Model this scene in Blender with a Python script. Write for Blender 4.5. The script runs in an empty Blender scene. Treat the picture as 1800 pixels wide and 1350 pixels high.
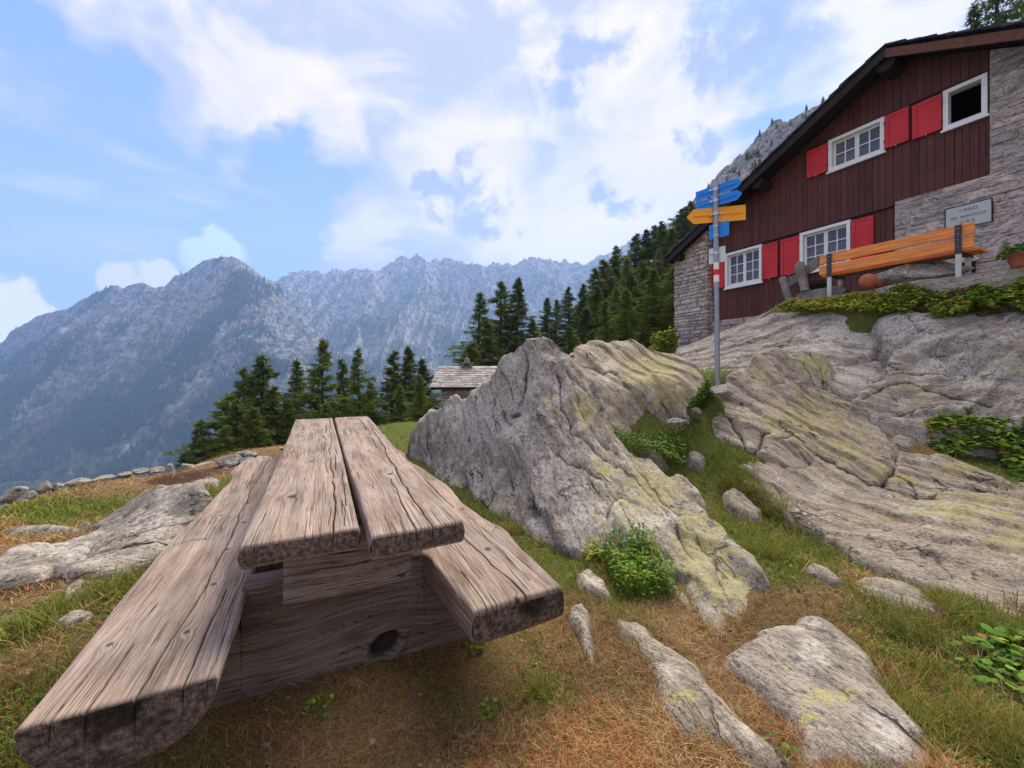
import bpy, math, random
import numpy as np
from mathutils import Vector, Matrix
D = bpy.data
SC = bpy.context.scene
COL = SC.collection
R = math.radians
rng = np.random.default_rng(7)
random.seed(7)
F, U0, V0, H = 700.0, 900.0, 650.0, 1.35     # focal length and horizon in photo pixels, eye height

# ---------------------------------------------------------------- camera, sky, sun
cam = D.cameras.new('camera'); camo = D.objects.new('camera', cam); COL.objects.link(camo)
cam.sensor_width = 36; cam.lens = 36 * F / 1800; cam.clip_start = 0.05; cam.clip_end = 30000
camo.location = (0, 0, H); camo.rotation_euler = (R(90), 0, 0); cam.shift_y = -25 / 1800
SC.camera = camo
SUN_EL, SUN_AZ = 52, 28                       # azimuth in degrees from +Y towards +X
SC.view_settings.view_transform = 'Standard'; SC.view_settings.look = 'None'
SC.view_settings.exposure = 2.08; SC.view_settings.gamma = 1
SC.cycles.use_denoising = True
SC.cycles.max_bounces = 6; SC.cycles.diffuse_bounces = 3; SC.cycles.glossy_bounces = 2
SC.cycles.transmission_bounces = 3; SC.cycles.transparent_max_bounces = 8; SC.cycles.volume_bounces = 1
sl = D.lights.new('sun', 'SUN'); sl.energy = 2.2; sl.angle = R(40); sl.color = (1, .89, .74)
so = D.objects.new('sun', sl); COL.objects.link(so)
sd = Vector((math.sin(R(SUN_AZ)) * math.cos(R(SUN_EL)), math.cos(R(SUN_AZ)) * math.cos(R(SUN_EL)), math.sin(R(SUN_EL))))
so.rotation_euler = sd.to_track_quat('Z', 'Y').to_euler()

class NT:
    """short-hand for building node trees"""
    def __init__(s, tree):
        s.t = tree; s.t.nodes.clear()
    def n(s, typ, **kw):
        nd = s.t.nodes.new(typ)
        for k, v in kw.items(): setattr(nd, k, v)
        return nd
    def put(s, sock, v):
        if v is None: return
        if isinstance(v, bpy.types.NodeSocket): s.t.links.new(v, sock)
        else:
            if isinstance(v, (tuple, list)) and sock.type == 'RGBA' and len(v) == 3: v = (*v, 1)
            sock.default_value = v
    def m(s, op, a, b=None, c=None, clamp=False):
        nd = s.n('ShaderNodeMath', operation=op, use_clamp=clamp)
        s.put(nd.inputs[0], a); s.put(nd.inputs[1], b); s.put(nd.inputs[2], c)
        return nd.outputs[0]
    def v(s, op, a, b=None):
        nd = s.n('ShaderNodeVectorMath', operation=op)
        s.put(nd.inputs[0], a)
        if op == 'SCALE': s.put(nd.inputs[3], b)
        else: s.put(nd.inputs[1], b)
        return nd.outputs['Value'] if op in ('DOT_PRODUCT', 'LENGTH', 'DISTANCE') else nd.outputs[0]
    def noise(s, vec, scale, detail=4, rough=.55, dist=0, color=False, typ='FBM'):
        nd = s.n('ShaderNodeTexNoise', noise_type=typ)
        s.put(nd.inputs['Vector'], vec); nd.inputs['Scale'].default_value = scale
        nd.inputs['Detail'].default_value = detail; nd.inputs['Roughness'].default_value = rough
        nd.inputs['Distortion'].default_value = dist
        return nd.outputs['Color' if color else 'Fac']
    def vor(s, vec, scale, feature='F1', out='Distance', rnd=1):
        nd = s.n('ShaderNodeTexVoronoi', feature=feature)
        s.put(nd.inputs['Vector'], vec); nd.inputs['Scale'].default_value = scale
        nd.inputs['Randomness'].default_value = rnd
        return nd.outputs[out]
    def ss(s, x, lo, hi, a=0., b=1.):
        nd = s.n('ShaderNodeMapRange', interpolation_type='SMOOTHSTEP')
        s.put(nd.inputs[0], x)
        for i, q in ((1, lo), (2, hi), (3, a), (4, b)): s.put(nd.inputs[i], q)
        return nd.outputs[0]
    def lin(s, x, lo, hi, a=0., b=1.):
        nd = s.n('ShaderNodeMapRange'); s.put(nd.inputs[0], x)
        for i, q in ((1, lo), (2, hi), (3, a), (4, b)): s.put(nd.inputs[i], q)
        return nd.outputs[0]
    def mix(s, f, a, b, blend='MIX'):
        nd = s.n('ShaderNodeMix', data_type='RGBA', blend_type=blend)
        s.put(nd.inputs[0], f); s.put(nd.inputs[6], a); s.put(nd.inputs[7], b)
        return nd.outputs[2]
    def comb(s, x, y, z):
        nd = s.n('ShaderNodeCombineXYZ')
        for i, q in enumerate((x, y, z)): s.put(nd.inputs[i], q)
        return nd.outputs[0]
    def sep(s, v):
        nd = s.n('ShaderNodeSeparateXYZ'); s.put(nd.inputs[0], v); return nd.outputs
    def obj(s): return s.n('ShaderNodeTexCoord').outputs['Object']
    def attr(s, name, out='Fac'): return s.n('ShaderNodeAttribute', attribute_name=name).outputs[out]
    def bump(s, h, strength, dist, nrm=None):
        nd = s.n('ShaderNodeBump'); s.put(nd.inputs['Height'], h)
        nd.inputs['Strength'].default_value = strength; nd.inputs['Distance'].default_value = dist
        if nrm is not None: s.put(nd.inputs['Normal'], nrm)
        return nd.outputs[0]
    def bsdf(s, col, rough=.8, nrm=None, spec=.3, metal=0, **kw):
        nd = s.n('ShaderNodeBsdfPrincipled')
        s.put(nd.inputs['Base Color'], col); s.put(nd.inputs['Roughness'], rough); s.put(nd.inputs['Metallic'], metal)
        s.put(nd.inputs['Specular IOR Level'], spec)
        if nrm is not None: s.put(nd.inputs['Normal'], nrm)
        for k, q in kw.items(): s.put(nd.inputs[k], q)
        o = s.n('ShaderNodeOutputMaterial'); s.t.links.new(nd.outputs[0], o.inputs[0])
        return nd

def mat(name):
    m = D.materials.new(name); m.use_nodes = True
    return m, NT(m.node_tree)

def pdir(u, v):
    d = Vector(((u - U0) / F, 1, (V0 - v) / F)); d.normalize(); return d

w = D.worlds.new('World'); SC.world = w; w.use_nodes = True
N = NT(w.node_tree)
sky = N.n('ShaderNodeTexSky', sky_type='NISHITA', sun_disc=False, sun_elevation=R(SUN_EL), sun_rotation=R(SUN_AZ),
          altitude=1900, air_density=1.0, dust_density=.4, ozone_density=2.0)
dirv = N.n('ShaderNodeTexCoord').outputs['Generated']
dx, dy, dz = N.sep(dirv)
el = N.m('ADD', N.m('MAXIMUM', dz, 0.0), .16)
cp = N.comb(N.m('DIVIDE', dx, el), N.m('DIVIDE', dy, el), 0.)            # a cloud layer seen in perspective
def blob(u, v, r, ru=None):                                            # soft region of the sky about a direction
    d = N.v('DOT_PRODUCT', dirv, tuple(pdir(u, v)))
    return N.ss(d, math.cos(R(r)), math.cos(R(r * .25)))
def addm(*a):
    o = a[0]
    for q in a[1:]: o = N.m('ADD', o, q)
    return o
wob = N.v('SUBTRACT', N.noise(dirv, 3.2, 5, .6, color=True), (.5, .5, .5))
dirw = N.v('NORMALIZE', N.v('ADD', dirv, N.v('SCALE', wob, .45)))
def wblob(u, v, r, soft=.25):
    d = N.v('DOT_PRODUCT', dirw, tuple(pdir(u, v)))
    return N.ss(d, math.cos(R(r)), math.cos(R(r * soft)))
# blue openings and thin streaks
open_ = addm(wblob(60, 260, 16), wblob(250, 330, 14), wblob(430, 340, 12), N.m('MULTIPLY', wblob(120, 430, 18), .75), N.m('MULTIPLY', wblob(560, 290, 8), .8),
             N.m('MULTIPLY', wblob(1330, 60, 13), .55), N.m('MULTIPLY', wblob(1420, 180, 11), .55), N.m('MULTIPLY', wblob(380, 430, 15), .8),
             N.m('MULTIPLY', wblob(-400, 300, 25), .8))
st1 = N.noise(N.v('MULTIPLY', cp, (1.1, .75, 1)), 1.15, 9, .6, .35)
st2 = N.noise(N.v('MULTIPLY', dirv, (1.0, 1.0, 7.0)), 2.1, 7, .55, .5)
cov = addm(N.m('MULTIPLY', st1, 1.0), N.m('MULTIPLY', st2, 1.25), -.10)
cov = N.m('SUBTRACT', cov, N.m('MULTIPLY', N.m('MINIMUM', open_, 1.25), .62))
cov = N.ss(cov, .20, .80)
hi = N.noise(N.v('MULTIPLY', dirv, (1, 1, 1.7)), 4.2, 9, .58, .6)
ccol = N.mix(N.ss(hi, .40, .62), (2.0, 2.0, 2.6), (3.9, 3.3, 3.35))
warm = addm(wblob(1000, 470, 12), wblob(560, 200, 6, .4), wblob(830, 330, 12), wblob(1150, 300, 14))
ccol = N.mix(N.m('MULTIPLY', N.m('MINIMUM', warm, 1.), .6), ccol, (4.9, 3.85, 3.3))
# small grey-blue cloud shreds
wob = N.v('SUBTRACT', N.noise(dirv, 8, 6, .62, color=True), (.5, .5, .5))
dirw = N.v('NORMALIZE', N.v('ADD', dirv, N.v('SCALE', wob, .22)))
gn = N.noise(dirv, 10, 8, .66, .25)
gz = addm(wblob(770, 345, 4.2, .5), wblob(840, 370, 5, .5), wblob(1010, 110, 4.5, .4), wblob(1095, 80, 3.2, .4), wblob(1065, 330, 2.6, .5), wblob(1235, 245, 3, .4),
          wblob(1250, 90, 5, .4), wblob(830, 300, 3.5, .5), wblob(905, 400, 2, .5), wblob(1110, 370, 2.4, .5), wblob(1340, 40, 7, .4))
grey = N.m('MULTIPLY', N.m('MINIMUM', gz, 1.), N.ss(gn, .40, .56))
ccol = N.mix(N.m('MULTIPLY', grey, .8), ccol, (.95, 1.2, 1.95))
blue = N.mix(N.ss(dz, .0, .5), (1.6, 2.1, 3.7), (.78, 1.3, 3.3))
skyc = N.mix(.85, sky.outputs[0], blue)
allc = N.mix(N.m('MAXIMUM', cov, N.m('MULTIPLY', grey, .8)), skyc, ccol)
# small cumulus heads over the left mountain
def puff(u, v, r, colr, amt):
    global allc
    nn = N.noise(dirv, 26, 6, .6, .3)
    d = N.v('DOT_PRODUCT', dirv, tuple(pdir(u, v)))
    f = N.ss(N.m('ADD', N.m('DIVIDE', N.m('ARCCOSINE', N.m('MINIMUM', d, .999999)), R(r)), N.m('MULTIPLY', N.m('SUBTRACT', nn, .5), 1.6)), .75, 1.1, 1., 0.)
    allc = N.mix(N.m('MULTIPLY', f, amt), allc, colr)
puff(208, 490, 1.7, (4.8, 4.1, 4.3), .85); puff(275, 482, 1.6, (4.8, 4.1, 4.3), .85); puff(375, 448, 3.0, (4.6, 4.9, 6.0), .6)
puff(5, 560, 3.2, (6.3, 4.1, 3.2), .9); puff(60, 590, 3.0, (5.4, 5.2, 5.9), .8); puff(-60, 560, 4.5, (5.6, 5.2, 5.8), .9)
bg = N.n('ShaderNodeBackground'); N.put(bg.inputs[0], allc); bg.inputs[1].default_value = .075
wo = N.n('ShaderNodeOutputWorld'); N.t.links.new(bg.outputs[0], wo.inputs[0])

# ---------------------------------------------------------------- helpers
def P(u, v, Y):                                # photo pixel + distance -> world point
    return np.array([(u - U0) / F * Y, Y, H + (V0 - v) / F * Y])

def tag(o, label=None, cat=None, group=None, kind=None):
    if label: o['label'] = label
    if cat: o['category'] = cat
    if group: o['group'] = group
    if kind: o['kind'] = kind
    return o

def empty(name, loc, rz=0., **kw):
    o = D.objects.new(name, None); COL.objects.link(o); o.location = loc; o.rotation_euler = (0, 0, rz)
    return tag(o, **kw)

def mesh_np(name, verts, faces, mats, parent=None, attrs=None, smooth=True, loc=None, midx=None, fsize=None):
    """verts (n,3); faces (m,k) array or list of lists; attrs {name: array} on points"""
    verts = np.asarray(verts, dtype=np.float32)
    if loc is not None: verts = verts - np.asarray(loc, dtype=np.float32)
    me = D.meshes.new(name)
    if isinstance(faces, np.ndarray):
        k = faces.shape[1]; m = len(faces)
        me.vertices.add(len(verts)); me.vertices.foreach_set('co', verts.ravel())
        me.loops.add(m * k); me.loops.foreach_set('vertex_index', faces.astype(np.int32).ravel())
        me.polygons.add(m); me.polygons.foreach_set('loop_start', np.arange(0, m * k, k, dtype=np.int32))
        try: me.polygons.foreach_set('loop_total', np.full(m, k, dtype=np.int32))
        except Exception: pass
    else:
        me.from_pydata(verts.tolist(), [], faces)
    me.update(calc_edges=True)
    if smooth: me.polygons.foreach_set('use_smooth', np.ones(len(me.polygons), dtype=bool))
    for mm in (mats if isinstance(mats, (list, tuple)) else [mats]): me.materials.append(mm)
    if midx is not None: me.polygons.foreach_set('material_index', np.asarray(midx, dtype=np.int32))
    for kk, arr in (attrs or {}).items():
        arr = np.asarray(arr, dtype=np.float32)
        if arr.ndim == 1: me.attributes.new(kk, 'FLOAT', 'POINT').data.foreach_set('value', arr)
        elif arr.shape[1] == 3: me.attributes.new(kk, 'FLOAT_VECTOR', 'POINT').data.foreach_set('vector', arr.ravel())
    o = D.objects.new(name, me); COL.objects.link(o)
    if loc is not None: o.location = loc
    if parent is not None: o.parent = parent
    return o

def gridfaces(nr, nc, off=0, flip=False):
    i = np.arange(nr - 1)[:, None] * nc + np.arange(nc - 1)[None, :]
    i = i.ravel() + off
    f = np.stack([i, i + 1, i + nc + 1, i + nc], 1)
    return f[:, ::-1] if flip else f

def _h(ix, iy, iz, seed):
    n = (ix * 374761393 + iy * 668265263 + iz * 2147483647 + seed * 1274126177) & 0xffffffff
    n = (n ^ (n >> 13)) * 1274126177 & 0xffffffff
    return ((n ^ (n >> 16)) & 0xffffff) / 16777215.0

def vnoise(x, y, z=None, seed=0):
    if z is None: z = np.zeros_like(x)
    ix, iy, iz = np.floor(x).astype(np.int64), np.floor(y).astype(np.int64), np.floor(z).astype(np.int64)
    fx, fy, fz = x - ix, y - iy, z - iz
    fx, fy, fz = [t * t * t * (t * (t * 6 - 15) + 10) for t in (fx, fy, fz)]
    r = 0
    for a in (0, 1):
        wx = fx if a else 1 - fx
        for b in (0, 1):
            wy = fy if b else 1 - fy
            for c in (0, 1):
                wz = fz if c else 1 - fz
                r = r + wx * wy * wz * _h(ix + a, iy + b, iz + c, seed)
    return r * 2 - 1

def fbm(x, y, z=None, oct=5, seed=0, gain=.5, ridge=False):
    s = 0; a = 1; tot = 0
    if z is None: z = np.zeros_like(x)
    for o in range(oct):
        n = vnoise(x, y, z, seed + o * 17)
        if ridge: n = 1 - 2 * np.abs(n)
        s = s + a * n; tot += a; a *= gain
        x, y, z = x * 2.03 + 5.1, y * 2.03 - 3.7, z * 2.03 + 1.3
    return s / tot

class Surf:
    """smooth height function through scattered points (multiquadric)"""
    def __init__(s, pts, c=.25, lam=1e-3):
        p = np.array(pts, float); s.p = p[:, :2]; s.c = c
        r = np.sqrt(((s.p[:, None] - s.p[None]) ** 2).sum(-1) + c * c)
        n = len(p); A = np.zeros((n + 1, n + 1)); A[:n, :n] = -r + np.eye(n) * lam; A[:n, n] = 1; A[n, :n] = 1
        s.w = np.linalg.solve(A, np.append(p[:, 2], 0))
    def __call__(s, x, y):
        x = np.asarray(x, float); y = np.asarray(y, float); sh = x.shape; x = x.ravel(); y = y.ravel()
        out = np.full(x.shape, s.w[-1])
        for i in range(len(s.p)):
            out -= s.w[i] * np.sqrt((x - s.p[i, 0]) ** 2 + (y - s.p[i, 1]) ** 2 + s.c ** 2)
        return out.reshape(sh)

def proj(p):                                    # world -> photo pixel
    y = np.maximum(p[:, 1], 1e-3)
    return U0 + F * p[:, 0] / y, V0 - F * (p[:, 2] - H) / y

def polydist(x, y, poly):
    """signed distance to a polygon, negative inside"""
    x = np.asarray(x, float); y = np.asarray(y, float)
    d = np.full(x.shape, 1e9); ins = np.zeros(x.shape, bool); n = len(poly)
    for i in range(n):
        ax, ay = poly[i]; bx, by = poly[(i + 1) % n]
        ex, ey = bx - ax, by - ay; L = ex * ex + ey * ey + 1e-12
        t = np.clip(((x - ax) * ex + (y - ay) * ey) / L, 0, 1)
        d = np.minimum(d, np.hypot(x - ax - t * ex, y - ay - t * ey))
        c = ((ay > y) != (by > y)) & (x < (bx - ax) * (y - ay) / (by - ay + 1e-12) + ax)
        ins ^= c
    return np.where(ins, -d, d)

def linedist(x, y, pl):
    d = np.full(x.shape, 1e9)
    for (ax, ay), (bx, by) in zip(pl[:-1], pl[1:]):
        ex, ey = bx - ax, by - ay; L = ex * ex + ey * ey + 1e-12
        t = np.clip(((x - ax) * ex + (y - ay) * ey) / L, 0, 1)
        d = np.minimum(d, np.hypot(x - ax - t * ex, y - ay - t * ey))
    return d

class MB:
    """collects boxes, prisms and tubes into one mesh"""
    def __init__(s): s.v = []; s.f = []; s.a = []
    def add(s, vs, fs, a=0.):
        o = len(s.v); s.v += [tuple(q) for q in vs]; s.f += [[o + i for i in f] for f in fs]; s.a += [a] * len(vs)
    def box(s, x0, x1, y0, y1, z0, z1, a=0., bev=0.):
        if bev <= 0:
            v = [(x, y, z) for z in (z0, z1) for y in (y0, y1) for x in (x0, x1)]
            s.add(v, [[0, 2, 3, 1], [4, 5, 7, 6], [0, 1, 5, 4], [2, 6, 7, 3], [0, 4, 6, 2], [1, 3, 7, 5]], a)
        else:
            import bmesh
            bm = bmesh.new(); bmesh.ops.create_cube(bm, size=1)
            for q in bm.verts: q.co = ((x0 + x1) / 2 + q.co.x * (x1 - x0), (y0 + y1) / 2 + q.co.y * (y1 - y0), (z0 + z1) / 2 + q.co.z * (z1 - z0))
            bmesh.ops.bevel(bm, geom=bm.edges[:], offset=bev, segments=2, affect='EDGES', profile=.5)
            bm.verts.index_update()
            s.add([tuple(q.co) for q in bm.verts], [[q.index for q in f.verts] for f in bm.faces], a); bm.free()
    def prism(s, poly, y0, y1, a=0.):            # poly in x,z extruded along y
        n = len(poly)
        s.add([(x, y0, z) for x, z in poly] + [(x, y1, z) for x, z in poly],
              [list(range(n)), list(range(2 * n - 1, n - 1, -1))] + [[i, i + n, (i + 1) % n + n, (i + 1) % n] for i in range(n)], a)
    def tube(s, pts, r, k=10, a=0., cap=True):
        pts = [Vector(p) for p in pts]; rs = r if isinstance(r, (list, tuple)) else [r] * len(pts)
        vs = []; fs = []
        for i, p in enumerate(pts):
            t = (pts[min(i + 1, len(pts) - 1)] - pts[max(i - 1, 0)]).normalized()
            up = Vector((0, 0, 1)) if abs(t.z) < .9 else Vector((1, 0, 0))
            a1 = t.cross(up).normalized(); a2 = a1.cross(t)
            vs += [p + (a1 * math.cos(2 * math.pi * j / k) + a2 * math.sin(2 * math.pi * j / k)) * rs[i] for j in range(k)]
        for i in range(len(pts) - 1):
            for j in range(k): fs.append([i * k + j, i * k + (j + 1) % k, (i + 1) * k + (j + 1) % k, (i + 1) * k + j])
        if cap: fs += [list(range(k))[::-1], [(len(pts) - 1) * k + j for j in range(k)]]
        s.add(vs, fs, a)
    def build(s, name, m, parent=None, loc=None, smooth=False):
        return mesh_np(name, np.array(s.v), s.f, m, parent, {'var': np.array(s.a)}, smooth, loc)

# ---------------------------------------------------------------- materials
def rock_material(name, tone=1., lichen=1., warm=0., S1=(1.6, 17), S2=(5, 75)):
    m, n = mat(name)
    st = n.attr('st', 'Vector'); po = n.obj(); crack = n.attr('crack'); lich = n.attr('lichen'); wht = n.attr('white')
    s1 = n.noise(n.v('MULTIPLY', st, (S1[0], S1[1], S1[1])), 1, 8, .64, .35)
    s2 = n.noise(n.v('MULTIPLY', st, (S2[0], S2[1], S2[1])), 1, 5, .62, .3)
    b1 = n.noise(po, 2.3, 5, .6); sp = n.noise(po, 55, 4, .7); sp2 = n.noise(po, 190, 2, .6)
    base = n.mix(n.ss(s1, .30, .68), (.135 * tone, .121 * tone, .104 * tone), (.40 * tone, .365 * tone, .315 * tone))
    base = n.mix(n.m('MULTIPLY', n.ss(b1, .35, .65), .55), base, (.30 * tone, .272 * tone, .23 * tone))
    base = n.mix(n.m('MULTIPLY', n.ss(s2, .36, .50, 1., 0.), .75), base, (.062, .058, .054))
    base = n.mix(n.m('MULTIPLY', n.ss(sp, .52, .68), .5), base, (.50, .48, .44))
    base = n.mix(n.m('MULTIPLY', n.ss(sp, .32, .46, 1., 0.), .7), base, (.055, .052, .05))
    wn = n.m('MULTIPLY', n.ss(n.m('ADD', n.noise(po, 4.2, 6, .65), n.m('MULTIPLY', wht, .35)), .56, .72), n.ss(n.noise(po, 33, 5, .7), .38, .58))
    base = n.mix(n.m('MULTIPLY', wn, .8), base, (.60, .585, .55))
    dk = n.m('MULTIPLY', n.ss(n.noise(n.v('ADD', po, (7, 3, 1)), 7.5, 5, .7), .60, .68), .8)
    base = n.mix(dk, base, (.05, .047, .045))
    ln = n.m('ADD', n.m('MULTIPLY', n.noise(n.v('ADD', n.v('MULTIPLY', st, (6, 13, 13)), (3, 1, 9)), 1, 6, .66), .42), n.m('MULTIPLY', n.noise(po, 21, 7, .78), .58))
    lf = n.ss(n.m('ADD', ln, n.m('MULTIPLY', lich, .17 * lichen * .95)), .60, .618)
    lf = n.m('MULTIPLY', lf, n.ss(n.noise(po, 75, 3, .7), .40, .52))
    base = n.mix(n.m('MULTIPLY', lf, n.m('MULTIPLY', n.ss(lich, 0., .12), .82)), base, n.mix(n.noise(po, 20, 3), (.33, .32, .13), (.52, .50, .15)))
    ve = n.vor(n.v('ADD', n.v('MULTIPLY', st, (.8, 5.5, 5.5)), n.v('SCALE', n.noise(po, 5, 3, .6, color=True), .5)), 1., 'DISTANCE_TO_EDGE')
    vl = n.m('MULTIPLY', n.ss(ve, .008, .035, 1., 0.), n.ss(n.noise(po, 1.6, 3, .6), .50, .62))
    base = n.mix(n.m('MULTIPLY', vl, .85), base, (.035, .03, .026))
    base = n.mix(n.ss(crack, .25, .9, 0., .9), base, (.03, .026, .022))
    if warm: base = n.mix(warm, base, (1.0, .91, .76), 'MULTIPLY')
    hgt = addn(n, n.m('MULTIPLY', s1, 1.0), n.m('MULTIPLY', s2, .5), n.m('MULTIPLY', sp, .5), n.m('MULTIPLY', sp2, .2), n.m('MULTIPLY', vl, -1.))
    n.bsdf(base, .88, n.bump(hgt, 1., .035), .25)
    return m
def addn(n, *a):
    o = a[0]
    for q in a[1:]: o = n.m('ADD', o, q)
    return o
M_ROCK = rock_material('gneiss', 1.14, 1., .35, (3.2, 11), (16, 52)); M_ROCK2 = rock_material('gneiss_pale', 1.24, 1., .7); M_STONE = rock_material('loose_stone', 1.15, .2)

def ground_material():
    m, n = mat('ground'); po = n.obj(); g = n.attr('green'); so_ = n.attr('soil')
    f = n.noise(po, 90, 6, .75); f2 = n.noise(po, 14, 5, .65); f3 = n.noise(n.v('MULTIPLY', po, (1, 2.3, 1)), 260, 3, .7)
    dry = n.mix(n.ss(f, .35, .65), (.075, .038, .018), (.30, .19, .085))
    dry = n.mix(n.ss(f3, .52, .68), dry, (.42, .30, .16))
    grn = n.mix(n.ss(f, .32, .66), (.03, .045, .01), (.15, .17, .035))
    gg = n.ss(n.m('ADD', n.m('MULTIPLY', f2, .7), g), .55, .95)
    col = n.mix(gg, dry, grn)
    soil = n.mix(n.ss(f, .4, .7), (.035, .018, .011), (.13, .07, .045))
    col = n.mix(n.ss(n.m('ADD', n.m('MULTIPLY', f2, .6), so_), .7, .95), col, soil)
    n.bsdf(col, .95, n.bump(n.m('ADD', f, n.m('MULTIPLY', f2, 2.)), 1., .02), .1)
    return m
M_GROUND = ground_material()
def simple(name, col, rough=.6, var=.15, scale=8, spec=.3, metal=0, bumpd=0., vcol=False):
    m, n = mat(name); po = n.obj(); f = n.noise(po, scale, 5, .6)
    c = n.mix(n.ss(f, .3, .7), tuple(q * (1 - var) for q in col), tuple(min(1, q * (1 + var)) for q in col))
    if vcol: c = n.mix(1., c, n.mix(n.attr('var'), (.7, .7, .7), (1.25, 1.22, 1.2)), 'MULTIPLY')
    n.bsdf(c, rough, n.bump(f, .5, bumpd) if bumpd else None, spec, metal)
    return m
# ---------------------------------------------------------------- ground
def W(*a):                                      # (u, v, Y) or ('w', x, y, z relative to the eye)
    return np.array([a[1], a[2], a[3] + H]) if a[0] == 'w' else P(*a)
GP = [W('w', x, y, -1.35) for x in (-3, -1.5, 0, 1.3) for y in (-5, -2, 0, 1, 2, 3)]
GP += [W('w', *q) for q in [(-3, 4.5, -1.35), (-1.5, 4.5, -1.35), (-2.5, 6.3, -1.37), (-3.5, 7.2, -1.36), (3, 0, -1.33), (5, 0, -1.2), (3, -3, -1.3),
    (-5.8, 4.5, -1.62), (-5.7, 5.35, -1.60), (-5, 5.8, -1.54), (-5, 6.9, -1.52), (-4.5, 7.4, -1.48), (-5.6, 2.5, -1.55), (-5.6, 0, -1.5), (-3.6, 8.4, -1.46), (-4, 3.4, -1.36), (-4.4, 5, -1.4),
    (-6.9, 4.5, -2.7), (-6.8, 6, -2.8), (-6.2, 8, -3), (-5, 9.2, -3.0), (-7, 0, -2.8), (-9, 4, -5), (-9, 8, -5), (-9, -4, -5), (-14, 10, -8), (-14, 22, -10.5), (-8, 22, -8.5),
    (-3, 14, -3.6), (-3.1, 9.2, -1.38), (-2.2, 10.0, -1.38), (-1.6, 8, -1.35), (-2.4, 12, -2.8), (-3.8, 11, -3.2), (-1, 15, -3.2), (1, 16, -3), (0, 8.5, -1.2), (.3, 6.5, -1.0), (1.5, 8, -.5), (2.5, 8, -.2),
    (3, 10, .2), (4, 13, .3), (5.5, 14, .4), (3, 14, -1), (0, 30, -4), (5, 30, -1.5), (14, 50, 5.5), (25.7, 60, 13.7), (-10, 30, -12), (-20, 30, -18), (-3, 32, -4),
    (10, 30, 3), (20, 30, 9), (20, 15, 5), (12, 5, 1.4), (12, 12, 1.6), (20, 5, 4), (30, 20, 10), (40, 0, 18), (-40, 0, -30), (-40, 40, -35), (-60, 100, -75), (0, 100, -20), (-15, 60, -24),
    (60, 100, 38), (100, 80, 40), (60, 50, 24), (200, 150, 66), (0, 200, -80), (100, 200, 80), (-200, 200, -170), (300, 300, 120), (-500, 500, -340), (0, 600, -300), (500, 600, 200), (-500, 0, -340),
    (9.9, 0, 1.38), (8.0, 4.0, 1.38), (7.3, 5.1, 1.38), (6.6, 6.5, 1.38), (5.7, 8.2, 1.38), (4.9, 9.6, .6), (8.6, 6, 1.38), (7.4, 8.5, 1.38), (7, 1.5, -.6), (5.5, 2, -1.2), (7, -2, -.8),
    (5.9, 11.5, .6), (6.5, 12.5, .7), (5.1, 12.5, .3), (5.2, 10.5, .6)]]
GP += [P(*q) for q in [(1450, 1050, 2.4), (1300, 900, 3.8), (1380, 1000, 2.72), (1200, 820, 4.6), (1150, 765, 5.0), (1232, 722, 5.12), (1262, 688, 5.25), (1215, 745, 5.25), (1240, 748, 4.9), (1180, 765, 5.0), (1200, 770, 4.9), (1230, 700, 5.5), (1340, 1100, 2.1), (1600, 1100, 2.08),
    (1800, 1350, 1.32), (1800, 1110, 2.0), (1500, 1200, 1.72), (1700, 790, 4.72), (1800, 840, 4.15), (1600, 765, 4.95), (1580, 785, 4.75), (1950, 850, 3.9), (1560, 850, 4.2),
    (1380, 530, 8.0), (1500, 526, 6.95), (1600, 530, 6.2), (1700, 530, 5.62), (1800, 530, 5.18), (1600, 597, 5.95), (1540, 632, 6.1), (1500, 640, 6.15), (1660, 602, 5.55),
    (1150, 606, 13.0), (1180, 612, 12.8)]]
# under the bedrock
GP += [P(*q) - np.array([0, 0, .18]) for q in [(1262, 722, 5.05), (1290, 705, 5.15), (1300, 665, 5.45), (1272, 695, 5.3), (1350, 700, 5.3), (1400, 750, 4.8), (1300, 750, 4.8), (1450, 850, 4.0), (1600, 960, 2.95), (1800, 900, 3.35), (1800, 1000, 2.55), (1700, 900, 3.4),
    (1950, 950, 2.9), (1700, 650, 5.19), (1800, 650, 4.76), (1750, 700, 4.85), (1570, 650, 5.6), (1100, 680, 5.5), (1150, 680, 5.5), (1350, 590, 7.6), (1280, 620, 7.6), (1450, 590, 6.9), (1340, 640, 6.7)]]
GP += [W('w', *q) for q in [(.5, 4.2, -1.3), (.3, 3.4, -1.37), (.8, 3.0, -1.38), (.9, 4.5, -1.2), (-.3, 5.2, -1.35)]]
gsurf0 = Surf(GP, .35, 1e-3)
def gsurf(x, y):                                # the terrace before the house is levelled and ends in a bank
    x = np.asarray(x, float); y = np.asarray(y, float); z = gsurf0(x, y); t = x + .514 * y
    cap = np.interp(t, [7.6, 8.3, 8.8, 9.2, 9.5, 9.64, 22, 30], [-1.0, -.7, -.25, .38, 1.0, 1.37, 1.40, 12]) + H
    cap = cap + np.clip(y - 6.3, 0, 1.6) * np.where(t < 9.6, 1.1, 0) + np.where((t < 7.6), (7.6 - t) * 4, 0)
    cap = cap - np.clip(y - 8.3, 0, 3) * np.where(t > 8.8, .30, 0)
    return np.where((y < 13) & (y > -12), np.minimum(z, cap), z)
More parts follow.
